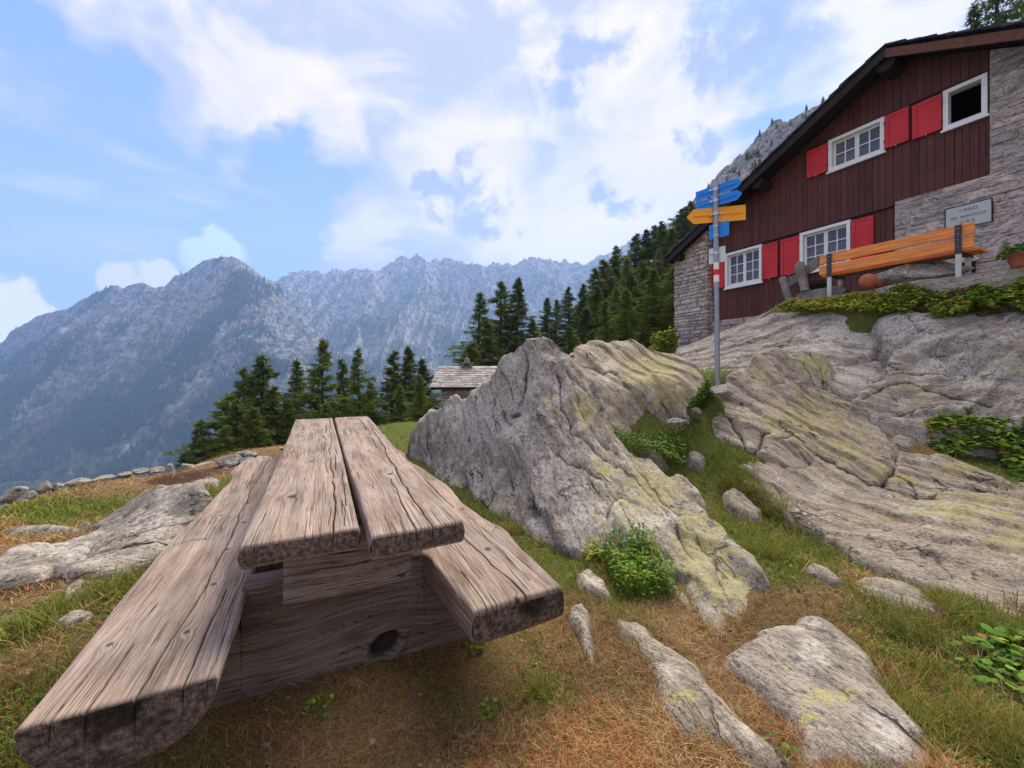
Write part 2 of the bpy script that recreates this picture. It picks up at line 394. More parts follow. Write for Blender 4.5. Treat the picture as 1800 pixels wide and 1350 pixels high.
def gz(x, y):
    x = np.asarray(x, float); y = np.asarray(y, float)
    r = np.hypot(x, y)
    z = gsurf(x, y) + fbm(x * 1.1, y * 1.1, oct=3, seed=3) * .035 + fbm(x * 5, y * 5, oct=3, seed=5) * .016
    z = z - .035 * np.exp(-((x + .1) ** 2 + (y - 1.85) ** 2) / .35)
    return z + fbm(x * .04, y * .04, oct=4, seed=9) * np.clip((r - 30) * .08, 0, 25)
def axis(stops):                                # [(pos, step), ...]
    out = [stops[0][0]]; i = 0
    while out[-1] < stops[-1][0]:
        p = out[-1]
        while i < len(stops) - 2 and p >= stops[i + 1][0]: i += 1
        (a, sa), (b, sb) = stops[i], stops[i + 1]
        out.append(p + sa + (sb - sa) * (p - a) / (b - a))
    return np.array(out)
gx = axis([(-3000, 250), (-300, 25), (-40, 2.5), (-8, .14), (-5, .045), (4, .03), (7, .05), (10, .3), (40, 2.5), (400, 40), (2500, 250)])
gy = axis([(-600, 80), (-40, 6), (-4, .5), (.6, .03), (3, .03), (10, .07), (16, .3), (60, 2.5), (300, 20), (900, 60)])
GX, GY = np.meshgrid(gx, gy)
GZ = gz(GX, GY)
def ghit(u, v, ymin=.9, ymax=40):               # where the ray of a photo pixel meets the ground
    Y = np.concatenate([np.arange(ymin, 12, .02), np.arange(12, ymax, .1)])
    X = (u - U0) / F * Y; Z = H + (V0 - v) / F * Y
    k = np.argmax(Z < gsurf(X, Y))
    return np.array([X[k], Y[k], gsurf(X[k:k + 1], Y[k:k + 1])[0]])
PATCH = [(50, 900, .7, 0), (30, 875, .0, .7), (200, 862, .1, .2), (300, 846, 0, .75), (250, 900, .75, 0), (110, 915, .8, 0), (395, 862, 1., 0), (50, 955, 0, 0), (15, 935, .2, 0), (100, 1012, .1, .95), (30, 1000, .1, .7),
    (300, 1022, .6, .1), (200, 1040, .6, 0), (100, 1095, .75, 0), (50, 1060, .3, .4), (300, 1070, .4, .3), (150, 1180, .7, 0), (60, 1160, .35, .3), (50, 1240, .7, 0), (230, 1150, .3, .4), (60, 1320, .75, 0), (450, 1010, .2, .7),
    (500, 1280, .1, 0), (600, 1230, .0, .2), (720, 1195, .15, .35), (450, 1330, .3, .1), (700, 1310, .1, .45), (800, 1250, .3, .3), (950, 1200, .6, .1), (900, 1150, .3, .5), (1000, 1150, .05, 0), (850, 1310, .1, .45),
    (1000, 1310, 0, 0), (1080, 1250, 0, 0), (1000, 1010, .6, .1), (900, 925, .85, 0), (870, 905, .8, 0), (1200, 1320, 0, 0), (1250, 1160, .1, .2), (1400, 1080, .1, .1), (1450, 1055, .1, .6), (1550, 1180, .7, 0), (1640, 1140, .8, 0),
    (1700, 1250, .7, .2), (1640, 1215, .2, .7), (1750, 1320, .8, 0), (1500, 1090, .55, 0), (1350, 1000, .9, .1), (1300, 920, .9, 0), (1250, 870, .7, 0), (1200, 800, .9, .1), (1150, 770, .9, .1), (1380, 955, .85, .05),
    (1430, 1010, .5, 0), (700, 762, 1, 0), (600, 780, .8, 0), (490, 790, .3, .1), (1600, 770, .1, .2), (1700, 790, .9, .3), (1780, 820, .9, .3), (1600, 600, .4, .5), (1540, 630, .6, .2), (1650, 590, .2, .6), (1760, 1180, .5, .6), (1230, 700, .9, .3)]
PW = np.array([[*ghit(u, v)[:2], g, s_] for u, v, g, s_ in PATCH])
def patch(x, y):
    d = (x[:, None] - PW[None, :, 0]) ** 2 + (y[:, None] - PW[None, :, 1]) ** 2
    w_ = 1 / (d + .02) ** 1.6; w_ /= w_.sum(1, keepdims=True)
    return w_ @ PW[:, 2], w_ @ PW[:, 3]
gxf, gyf = GX.ravel(), GY.ravel()
gg_, gs_ = patch(gxf, gyf)
far = np.clip((np.hypot(gxf, gyf) - 12) / 10, 0, 1)
gg_ = gg_ * (1 - far) + .55 * far; gs_ = gs_ * (1 - far) + .1 * far
ground = mesh_np('ground', np.stack([gxf, gyf, GZ.ravel()], 1), gridfaces(len(gy), len(gx)), M_GROUND, attrs={'green': gg_, 'soil': gs_})
tag(ground, kind='structure')

# ---------------------------------------------------------------- bedrock and boulders
ROCKS = []                                       # (bbox, surface, polygon, k) for keeping grass off them
def unit(v): v = np.array(v, float); return v / np.linalg.norm(v)
def blobs(u, v, L):
    a = np.zeros(u.shape)
    for bu, bv, ru, rv, am in L: a = np.maximum(a, am * np.exp(-(((u - bu) / ru) ** 2 + ((v - bv) / rv) ** 2)))
    return a
def finish_rock(name, label, X, Y, Z, d, keep, st, amp, cracks, lich, white, m, group=None, cw=1., lb=.2, wb=.0, seed=1, cat='boulder', tier=0.):
    nr, nc = X.shape
    a = unit(st); b = unit(np.cross(a, (0, 0, 1)) if abs(a[2]) < .95 else (1, 0, 0)); c = np.cross(a, b)
    dzx = np.gradient(Z, axis=1) / np.gradient(X, axis=1); dzy = np.gradient(Z, axis=0) / np.gradient(Y, axis=0)
    nn = np.stack([-dzx, -dzy, np.ones_like(Z)], -1); nn /= np.linalg.norm(nn, axis=-1, keepdims=True)
    p = np.stack([X, Y, Z], -1)
    wx = fbm(p[..., 0] * .9, p[..., 1] * .9, p[..., 2] * .9, 3, seed + 40) * .17
    wy = fbm(p[..., 0] * .9 + 9, p[..., 1] * .9, p[..., 2] * .9, 3, seed + 50) * .17
    s = np.stack([p @ a, p @ b + wx, p @ c + wy], -1)
    s0, s1, s2 = s[..., 0], s[..., 1], s[..., 2]
    r1 = fbm(s0 * .55, s1 * 2.3, s2 * 2.3, 5, seed, .5, True)
    r2 = fbm(s0 * 1.8, s1 * 9, s2 * 9, 4, seed + 3, .55)
    r3 = fbm(s0 * 3.5, s1 * 26, s2 * 26, 3, seed + 5, .6)
    lump = fbm(p[..., 0] * 1.4, p[..., 1] * 1.4, p[..., 2] * 1.4, 4, seed + 7)
    led = s1 * 2.6 + fbm(s0, s1, s2, 3, seed + 11) * .9; led = led - np.floor(led)
    led = np.where(led < .88, led / .88, (1 - led) / .12)
    disp = amp * (.040 * (r1 - .2) + .016 * r2 + .012 * r3 + .065 * lump + .042 * (led - .5))
    disp += amp * .008 * fbm(p[..., 0] * 24, p[..., 1] * 24, p[..., 2] * 24, 3, seed + 13)
    u, v = proj(p.reshape(-1, 3)); u = u.reshape(X.shape); v = v.reshape(X.shape)
    cr = np.zeros(X.shape)
    uw = u + fbm(u * .05, v * .05, oct=3, seed=3) * 7; vw = v + fbm(u * .05, v * .05, oct=3, seed=8) * 7
    for pl, wd, dep in cracks:
        dd = linedist(uw, vw, pl); g = np.exp(-(dd / (wd * cw * .75)) ** 2)
        disp -= dep * .45 * g + dep * .18 * np.exp(-(dd / (wd * cw * 3.2)) ** 2); cr = np.maximum(cr, g * min(.9, dep * 17))
    nat = np.clip((.035 - np.abs(vnoise(s0 * .5, s1 * 3.1, s2 * 3.1, seed + 21))) / .035, 0, 1) * np.clip(vnoise(s0 * .8, s1 * .8, s2 * .8, seed + 22) * 3, 0, 1)
    disp -= nat * .022 * min(amp, 1); cr = np.maximum(cr, nat * .75)
    p = p + nn * disp[..., None]
    idx = -np.ones(X.size, int); fc = gridfaces(nr, nc); kf = keep.ravel()
    fc = fc[kf[fc].all(1)]; used = np.unique(fc); idx[used] = np.arange(len(used))
    la = blobs(u, v, lich).ravel()[used] + lb; wa = blobs(u, v, white).ravel()[used] + wb
    base = np.array([X[keep].mean(), Y[keep].mean(), p.reshape(-1, 3)[used][:, 2].min()])
    o = mesh_np(name, p.reshape(-1, 3)[used], idx[fc], m, loc=base,
                attrs={'st': s.reshape(-1, 3)[used], 'crack': cr.ravel()[used], 'lichen': la, 'white': wa})
    return tag(o, label, cat, group)
def big_rock(name, label, bound, inner, res, st=(.35, -.8, -.5), amp=1., cracks=(), lich=(), white=(), m=None, k=2.6, extra=(), seed=1, pw=1.25, cat='boulder', lam=2e-3, **kw):
    B = np.array([W(*q) for q in bound]); I = [W(*q) for q in inner]
    sf = Surf(list(B) + I + [W(*q) for q in extra], .18, lam)
    poly = [(q[0], q[1]) for q in B]
    x0, x1, y0, y1 = B[:, 0].min() - .45, B[:, 0].max() + .45, B[:, 1].min() - .45, B[:, 1].max() + .45
    def hf(X, Y):
        d = polydist(X, Y, poly)
        jit = fbm(X * 3, Y * 3, oct=3, seed=seed + 30) * .05
        return sf(X, Y) - k * np.clip(d + jit - .02, 0, 9) ** pw * 1.6, d
    X, Y = np.meshgrid(np.arange(x0, x1, res), np.arange(y0, y1, res))
    Z, d = hf(X, Y)
    ROCKS.append(((x0, x1, y0, y1), hf))
    return finish_rock(name, label, X, Y, Z, d, d < .42, st, amp, cracks, lich, white, m or M_ROCK, seed=seed, cat=cat, **kw)
def low_rock(label, outline, h, res=.02, st=(.35, -.8, -.2), amp=.35, lich=(), white=(), m=None, seed=1, edge=.12, name='flat_rock', cat='flat rock', group='flat rocks set in the grass', cracks=(), tilt=(0, 0), **kw):
    h = max(h * 1.1, .058)
    B = np.array([ghit(u, v) for u, v in outline]); poly = [(q[0], q[1]) for q in B]
    x0, x1, y0, y1 = B[:, 0].min() - .12, B[:, 0].max() + .12, B[:, 1].min() - .12, B[:, 1].max() + .12
    res = max(.006, min(res, (x1 - x0) / 14, (y1 - y0) / 14)); cx, cy = (x0 + x1) / 2, (y0 + y1) / 2
    def hf(X, Y):
        d = polydist(X, Y, poly) + fbm(X * 6, Y * 6, oct=3, seed=seed + 30) * .02 - .022
        t = np.clip(-d / edge, -1, 1)
        return gsurf(X, Y) + h * .8 * (np.where(t > 0, 1 - (1 - t) ** 2, t * 2.2) - .12) + ((X - cx) * tilt[0] + (Y - cy) * tilt[1]) * (t > 0) * np.clip(t * 2, 0, 1), d
    X, Y = np.meshgrid(np.arange(x0, x1, res), np.arange(y0, y1, res))
    Z, d = hf(X, Y)
    ROCKS.append(((x0, x1, y0, y1), hf))
    return finish_rock(name, label, X, Y, Z, d, d < .08, st, amp, cracks, lich, white, m or M_ROCK, group, seed=seed, cat=cat, **kw)

big_rock('boulder', 'tallest grey gneiss boulder with deep vertical cracks, rising right behind the picnic table',
    [(716, 778, 6.5), (735, 745, 6.4), (760, 722, 6.2), (790, 706, 5.9), (820, 699, 5.6), (835, 685, 5.4), (850, 668, 5.2), (870, 645, 5.0), (890, 625, 4.85), (925, 606, 4.75), (960, 602, 4.7), (985, 603, 4.6),
     (997, 618, 4.55), (1012, 655, 4.45), (1040, 680, 4.35), (1050, 693, 4.3), (1062, 720, 4.2), (1070, 747, 4.15), (1087, 773, 4.1), (1105, 797, 4.0), (1143, 808, 3.95), (1167, 843, 3.75), (1200, 847, 3.75),
     (1223, 880, 3.45), (1240, 907, 3.2), (1267, 927, 3.05), (1297, 957, 2.8), (1320, 995, 2.55), (1335, 1055, 2.3), (1338, 1087, 2.16), (1307, 1113, 2.04), (1249, 1122, 2.0), (1222, 1087, 2.16), (1202, 1064, 2.28),
     (1178, 1033, 2.47), (1140, 1000, 2.7), (1100, 985, 2.82), (1040, 975, 2.9), (1000, 965, 3.0), (960, 950, 3.15), (930, 930, 3.37), (900, 912, 3.6), (870, 896, 3.85), (840, 880, 4.1), (800, 850, 4.7), (770, 830, 5.25),
     (745, 810, 5.9), (722, 792, 6.6)],
    [(900, 655, 4.75), (960, 650, 4.5), (950, 700, 4.25), (950, 750, 4.0), (950, 820, 3.72), (950, 885, 3.45), (900, 700, 4.6), (900, 780, 4.25), (900, 850, 3.98), (850, 720, 5.1), (850, 800, 4.6), (810, 740, 5.5),
     (810, 800, 5.05), (760, 770, 6.0), (1000, 700, 4.15), (1000, 740, 3.95), (1000, 800, 3.65), (1000, 880, 3.35), (1050, 780, 3.78), (1050, 850, 3.4), (1100, 860, 3.45), (1050, 920, 3.07), (1100, 940, 2.97), (1150, 900, 3.3),
     (1150, 960, 2.85), (1200, 920, 3.05), (1200, 980, 2.68), (1230, 980, 2.62), (1240, 1050, 2.25), (1280, 1020, 2.4), (1310, 1060, 2.24), (1270, 1090, 2.08)],
    .0145, (.32, -.8, -.55), 1.0, seed=1, k=2.8, lam=.03,
    cracks=[([(925, 618), (921, 660), (916, 705)], 4, .09), ([(880, 645), (893, 680), (898, 700)], 3, .05), ([(858, 668), (872, 690)], 3, .05), ([(958, 605), (985, 640), (1005, 665), (1030, 690)], 2.5, .04),
            ([(981, 655), (986, 720), (1010, 760), (1060, 800), (1100, 830), (1140, 870), (1190, 930), (1215, 985)], 3, .05), ([(1000, 650), (1010, 700), (1045, 760), (1090, 800)], 3, .04),
            ([(965, 690), (972, 730), (1000, 770)], 3, .035), ([(975, 795), (1000, 815), (1030, 826), (1060, 850), (1090, 890), (1110, 930), (1150, 965), (1180, 1010), (1215, 1060)], 3.2, .05),
            ([(1120, 830), (1165, 880), (1210, 935), (1250, 975), (1275, 1030), (1290, 1070)], 3, .045), ([(1160, 965), (1195, 1020), (1230, 1090)], 3.5, .045), ([(975, 795), (985, 840), (995, 860)], 2.5, .03),
            ([(752, 760), (754, 810)], 3, .05), ([(880, 725), (890, 740), (905, 745)], 5, .05), ([(895, 730), (915, 728)], 6, .06), ([(858, 692), (866, 712)], 3, .05), ([(1215, 880), (1260, 935), (1300, 985)], 2.5, .03)],
    lich=[(1150, 860, 70, 60, 1.), (1230, 960, 60, 80, 1.1), (1020, 720, 45, 50, .75), (1270, 1020, 60, 50, 1.), (1060, 830, 40, 50, .7), (965, 705, 15, 20, .7), (930, 800, 12, 10, .6), (1100, 900, 70, 60, .7)],
    white=[(1075, 915, 60, 30, 1.3), (860, 740, 70, 45, 1.0), (1090, 945, 40, 25, 1.2), (900, 660, 40, 40, .6), (1000, 830, 40, 60, .5), (830, 850, 60, 40, .4)], lb=.02, wb=.18)
big_rock('boulder', 'wide hump of pale lichened rock behind the tallest boulder, left of the signpost',
    [(1000, 622, 6.0), (1020, 605, 6.2), (1053, 603, 6.3), (1083, 603, 6.4), (1113, 598, 6.5), (1133, 608, 6.5), (1150, 615, 6.5), (1183, 623, 6.4), (1220, 640, 6.2), (1232, 663, 5.9), (1232, 690, 5.6), (1217, 720, 5.42),
     (1200, 738, 5.3), (1167, 752, 5.2), (1117, 758, 5.1), (1060, 755, 5.0), (1020, 740, 5.1)],
    [(1110, 712, 5.25), (1150, 704, 5.32), (1190, 695, 5.4), (1100, 650, 5.8), (1150, 655, 5.85), (1040, 655, 5.6), (1070, 700, 5.2), (1190, 660, 5.85), (1020, 680, 5.4)],
    .018, (.5, -.6, -.5), .9, seed=5, m=M_ROCK2,
    cracks=[([(1030, 640), (1085, 660), (1110, 690), (1130, 720)], 3, .04), ([(1120, 625), (1170, 665), (1210, 680)], 2.5, .03), ([(1050, 690), (1090, 725), (1110, 750)], 2.5, .03), ([(1190, 680), (1195, 730)], 2, .03),
            ([(1165, 705), (1163, 745)], 2, .03), ([(1140, 712), (1138, 750)], 2, .025)],
    lich=[(1150, 650, 60, 35, .8), (1180, 690, 40, 30, .7), (1100, 630, 50, 25, .5)], white=[(1068, 660, 12, 14, 1.2)], wb=.15)
big_rock('bedrock_slab', 'long yellow-lichened bedrock slab running from the signpost down to the right edge',
    [(1200, 756, 5.05), (1230, 730, 5.15), (1260, 700, 5.3), (1283, 673, 5.5), (1310, 647, 5.7), (1333, 623, 5.9), (1360, 613, 6.0), (1380, 615, 5.95), (1400, 640, 5.85), (1433, 683, 5.65), (1500, 700, 5.5), (1520, 720, 5.3),
     (1547, 753, 5.0), (1575, 795, 4.6), (1620, 800, 4.55), (1660, 800, 4.5), (1710, 822, 4.3), (1767, 850, 4.05), (1850, 862, 3.9), (1960, 872, 3.7), (1990, 1200, 1.75), (1800, 1098, 2.08), (1720, 1062, 2.25), (1640, 1027, 2.48), (1560, 992, 2.75), (1500, 962, 3.0),
     (1420, 912, 3.5), (1350, 877, 3.9), (1290, 852, 4.2), (1240, 812, 4.6), (1208, 778, 4.9)],
    [(1350, 700, 5.3), (1400, 745, 4.85), (1300, 750, 4.8), (1350, 800, 4.4), (1450, 790, 4.5), (1450, 850, 4.05), (1500, 800, 4.4), (1540, 850, 4.05), (1500, 900, 3.6), (1600, 905, 3.5), (1600, 960, 3.0), (1700, 880, 3.65),
     (1700, 950, 3.0), (1800, 900, 3.4), (1800, 1000, 2.6), (1683, 863, 3.9), (1617, 863, 3.95), (1640, 830, 4.25), (1560, 840, 4.1), (1950, 950, 2.9), (1330, 660, 5.6), (1440, 720, 5.25), (1260, 770, 4.85), (1900, 1050, 2.25)],
    .0175, (.45, -.72, -.3), .95, seed=9, m=M_ROCK2,
    cracks=[([(1440, 800), (1466, 812), (1500, 835), (1530, 849), (1560, 850)], 4, .07), ([(1365, 770), (1400, 765), (1430, 800), (1470, 815)], 3, .05), ([(1265, 705), (1285, 750), (1310, 785), (1325, 800), (1345, 812)], 4, .07),
            ([(1325, 800), (1345, 765), (1355, 760)], 4, .08), ([(1310, 650), (1380, 700), (1440, 760), (1520, 820)], 2.5, .03), ([(1350, 630), (1420, 690), (1480, 740), (1540, 800)], 2.5, .03),
            ([(1560, 855), (1600, 868), (1640, 875), (1700, 868), (1790, 856)], 3.5, .05), ([(1575, 800), (1570, 835), (1555, 850)], 4, .06), ([(1565, 835), (1600, 850), (1615, 868)], 4, .05),
            ([(1400, 860), (1480, 910), (1560, 945), (1700, 975), (1800, 990)], 2.5, .03), ([(1460, 930), (1540, 950), (1600, 985), (1650, 1010)], 3, .04), ([(1480, 880), (1600, 925), (1800, 960)], 2, .02),
            ([(1665, 800), (1690, 830), (1720, 850)], 3, .03), ([(1600, 965), (1640, 980), (1675, 1010)], 5, .04), ([(1240, 790), (1290, 830), (1340, 850)], 2.5, .03), ([(1395, 785), (1425, 815), (1400, 825), (1370, 812)], 3, .04)],
    lich=[(1420, 740, 90, 60, .8), (1700, 900, 130, 35, .9), (1545, 825, 25, 20, 1.), (1590, 843, 25, 10, 1.2), (1700, 825, 60, 12, 1.2), (1780, 950, 60, 30, .9), (1480, 780, 70, 50, .7), (1340, 650, 30, 20, .6), (1550, 910, 60, 25, .4)],
    white=[(1650, 900, 90, 20, .7), (1300, 800, 30, 30, .9), (1450, 860, 40, 20, .4)], lb=.08, wb=.05)
big_rock('bedrock_slab', 'broad grey bedrock shelf at the right edge, above the leafy green patch',
    [(1575, 612, 6.0), (1620, 606, 5.77), (1700, 598, 5.37), (1800, 572, 5.0), (1960, 540, 4.48), (2010, 745, 3.95), (1900, 745, 4.2), (1800, 745, 4.5), (1700, 747, 4.72), (1600, 745, 4.95), (1540, 735, 5.12), (1511, 706, 5.35), (1522, 688, 5.45), (1562, 665, 5.6), (1566, 640, 5.75)],
    [(1620, 640, 5.62), (1700, 650, 5.19), (1800, 640, 4.8), (1600, 690, 5.35), (1650, 705, 5.1), (1750, 700, 4.83), (1850, 690, 4.5), (1590, 665, 5.5), (1950, 640, 4.3)],
    .02, (.9, -.35, -.1), 1., seed=14,
    cracks=[([(1515, 700), (1580, 670), (1650, 690), (1740, 715)], 3.5, .06), ([(1700, 718), (1715, 735), (1760, 742)], 7, .09), ([(1560, 640), (1640, 655), (1800, 640)], 2.5, .03), ([(1545, 740), (1620, 715), (1690, 712)], 3, .05),
            ([(1590, 625), (1700, 615), (1800, 600)], 2, .03)],
    lich=[(1600, 680, 50, 20, .5), (1770, 640, 60, 20, .5)], white=[(1670, 640, 60, 20, .9), (1760, 648, 40, 12, 1.)], wb=.15)
big_rock('bedrock_slab', 'rounded bedrock dome below the wooden chair, behind the signpost',
    [(1193, 622, 11), (1230, 606, 10.4), (1262, 590, 9.8), (1300, 572, 9.0), (1340, 555, 8.5), (1375, 541, 8.0), (1420, 543, 7.6), (1480, 545, 7.1), (1537, 556, 6.75), (1550, 600, 6.35), (1500, 630, 6.2), (1440, 645, 6.15), (1390, 630, 6.4),
     (1340, 645, 6.4), (1285, 665, 6.2), (1245, 675, 6.0), (1222, 665, 6.4), (1200, 645, 7.6)],
    [(1450, 590, 6.85), (1350, 590, 7.6), (1280, 620, 7.6), (1400, 575, 7.35), (1500, 590, 6.6), (1300, 640, 6.7), (1240, 640, 7.6)],
    .024, (.8, -.55, -.1), .9, seed=17,
    cracks=[([(1230, 660), (1290, 640), (1360, 600), (1440, 590)], 2.5, .04), ([(1540, 560), (1546, 600)], 3, .06), ([(1260, 650), (1330, 615)], 2.5, .04)],
    lich=[(1480, 620, 30, 10, .3)], white=[(1500, 585, 40, 25, 1.1), (1450, 600, 40, 25, .7), (1530, 600, 12, 14, 1.2)], lb=0., wb=.1)
big_rock('boulder', 'dark cracked boulder capped with bright yellow lichen, at the top of the long slab',
    [(1392, 628, 6.05), (1415, 622, 6.05), (1445, 632, 6.0), (1458, 650, 5.9), (1463, 680, 5.7), (1450, 695, 5.55), (1425, 680, 5.6), (1405, 655, 5.8)],
    [(1430, 650, 5.85), (1440, 670, 5.72)], .013, (.4, -.7, -.6), .6, seed=21,
    cracks=[([(1440, 650), (1450, 690)], 2.5, .05), ([(1415, 640), (1430, 680)], 2.5, .05), ([(1452, 655), (1458, 685)], 2, .04)], lich=[(1430, 638, 28, 12, 1.6), (1448, 660, 9, 9, 1.5)], wb=-.5)
big_rock('boulder', 'white-spotted low rock between the lichen-capped boulder and the grey shelf',
    [(1458, 648, 6.0), (1500, 643, 6.1), (1545, 640, 6.1), (1556, 655, 6.0), (1552, 672, 5.8), (1510, 690, 5.6), (1480, 690, 5.55), (1462, 672, 5.7)],
    [(1510, 662, 5.85)], .014, (.9, -.3, -.2), .5, seed=23, white=[(1510, 665, 40, 20, 1.2)], lb=0)
big_rock('boulder', 'whitish broken rock under the leaves of the terrace edge, right of the bedrock dome',
    [(1546, 562, 6.44), (1570, 552, 6.33), (1610, 548, 6.1), (1650, 553, 5.88), (1700, 556, 5.62), (1740, 556, 5.43), (1800, 552, 5.17), (1900, 545, 4.8), (1930, 570, 4.55), (1800, 574, 4.98), (1735, 580, 5.25), (1680, 590, 5.45), (1620, 598, 5.78), (1560, 600, 6.12)],
    [(1600, 575, 6.0), (1670, 575, 5.65), (1760, 566, 5.25)],
    .016, (.9, -.4, .0), .9, seed=27, white=[(1600, 575, 60, 25, 1.3)], cracks=[([(1560, 590), (1640, 580), (1730, 572)], 2.5, .04), ([(1600, 552), (1615, 595)], 2.5, .04)], lb=0)
big_rock('boulder', 'mossy pale rock with a pointed right end, on the turf left of the picnic table',
    [('w', -3.55, 2.95, -1.3), ('w', -3.6, 3.35, -1.28), (60, 975, 3.0), (140, 935, 3.3), (200, 900, 3.45), (250, 870, 3.5), (300, 856, 3.45), (340, 853, 3.4), (352, 872, 3.3), (350, 905, 3.22), (330, 940, 3.08), (300, 965, 2.93), (260, 985, 2.78), (200, 1003, 2.6), (150, 1002, 2.58),
     (130, 990, 2.68), (95, 990, 2.66), (60, 1003, 2.55), (0, 1018, 2.44), (-80, 1015, 2.46)],
    [(315, 885, 3.25), (290, 925, 3.06), (265, 905, 3.2), (230, 950, 2.9), (275, 950, 2.93), (180, 950, 2.95), (100, 965, 2.88), (20, 980, 2.72)],
    .0145, (.75, .6, .12), .75, seed=31, k=3.,
    cracks=[([(130, 990), (165, 960), (210, 935), (260, 890)], 3, .045), ([(20, 985), (100, 950), (170, 925)], 2.5, .03)],
    lich=[(290, 870, 50, 14, .35), (250, 905, 16, 14, .5), (320, 860, 20, 8, .4)], white=[(110, 965, 60, 15, .9), (280, 930, 50, 30, .7)], lb=0., wb=.2)
FR = [
 ('narrow curved rock strip in dry grass, left of the broad flat rock', [(1075, 1088), (1120, 1098), (1150, 1125), (1185, 1150), (1215, 1175), (1235, 1190), (1245, 1215), (1285, 1260), (1335, 1310), (1375, 1350), (1390, 1372), (1330, 1372), (1290, 1345), (1260, 1320), (1225, 1290), (1210, 1302), (1185, 1275), (1160, 1240), (1152, 1200), (1130, 1160), (1105, 1125)], .07, .09,
   [(1200, 1230, 40, 22, .9)], [(1180, 1190, 20, 30, .5)]),
 ('broad flat rock with yellow lichen spots at the bottom right', [(1320, 1140), (1390, 1110), (1425, 1100), (1460, 1112), (1500, 1145), (1535, 1180), (1555, 1215), (1570, 1245), (1610, 1285), (1625, 1330), (1640, 1375), (1420, 1375), (1400, 1340), (1380, 1300), (1345, 1245), (1310, 1205), (1283, 1185), (1290, 1165)], .09, .14,
   [(1460, 1225, 55, 20, .8), (1370, 1190, 35, 35, .35), (1430, 1270, 40, 20, .9), (1500, 1180, 30, 12, .5)], [(1560, 1300, 30, 40, .9), (1430, 1150, 30, 30, .5)]),
 ('thin sliver of pale rock in dry grass beside the right bench seat', [(1008, 1078), (1022, 1073), (1030, 1085), (1034, 1120), (1043, 1165), (1040, 1176), (1026, 1145), (1012, 1105)], .035, .03, [], []),
 ('small curved rock in weeds near the right bench end', [(1018, 1018), (1035, 1012), (1058, 1030), (1072, 1050), (1068, 1056), (1045, 1045), (1025, 1035)], .06, .04, [], [(1040, 1030, 30, 20, .8)]),
 ('smooth bluish flat stone at the foot of the long slab', [(1500, 1028), (1530, 1021), (1575, 1028), (1620, 1050), (1650, 1075), (1640, 1088), (1600, 1078), (1560, 1065), (1515, 1045)], .03, .05, [], []),
 ('slim grey stone in dry grass left of the bluish flat stone', [(1415, 1008), (1430, 1000), (1455, 1010), (1478, 1030), (1468, 1036), (1440, 1022)], .03, .03, [], []),
 ('low ridge of rock in the grass gully beside the tallest boulder', [(1272, 875), (1290, 868), (1320, 890), (1337, 905), (1330, 918), (1305, 910), (1280, 892)], .09, .05, [], []),
 ('small grey rock by the dark weeds in the gully', [(1120, 790), (1135, 784), (1155, 800), (1170, 825), (1160, 830), (1140, 812)], .12, .05, [], []),
 ('small grey rock against the left end of the long slab', [(1205, 805), (1222, 800), (1237, 815), (1232, 830), (1212, 822)], .12, .05, [], []),
 ('small pale flat stone in tufts left of the table', [(105, 1060), (120, 1040), (140, 1030), (155, 1033), (140, 1050), (115, 1068)], .04, .03, [], [(120, 1050, 30, 20, .8)]),
 ('small half-buried stone in the turf near the left bench', [(100, 1105), (130, 1088), (160, 1085), (150, 1100), (120, 1110)], .03, .03, [], []),
 ('flat stone bedded in the turf beyond the mossy rock', [(0, 940), (40, 930), (110, 930), (150, 936), (60, 942)], .05, .06, [], []),
 ('low pale stone in green turf near the left bench far end', [(335, 852), (355, 846), (385, 845), (378, 853), (350, 857)], .05, .05, [], []),
 ('rusty low rock in dry needles between slab and leafy patch', [(1560, 780), (1580, 768), (1610, 782), (1600, 790), (1575, 792)], .06, .05, [], []),
 ('pale rock tongue at the edge of the leafy patch', [(1545, 757), (1590, 745), (1630, 752), (1632, 760), (1590, 765), (1560, 764)], .05, .05, [], []),
]
for i, (lb_, ol, hh, ed, li, wh) in enumerate(FR):
    low_rock(lb_, ol, hh, edge=ed, lich=li, white=wh, seed=50 + i, lb=.05, wb=.1, amp=.42 if hh > .06 else .2, m=M_ROCK if i % 3 else M_ROCK2)

def rock_over(x, y):                             # height of bedrock above a point
    z = np.full(x.shape, -99.)
    for (x0, x1, y0, y1), hf in ROCKS:
        k = (x > x0) & (x < x1) & (y > y0) & (y < y1)
        if k.any():
            zz, d = hf(x[k], y[k]); z[k] = np.maximum(z[k], np.where(d < .4, zz, -99))
    return z

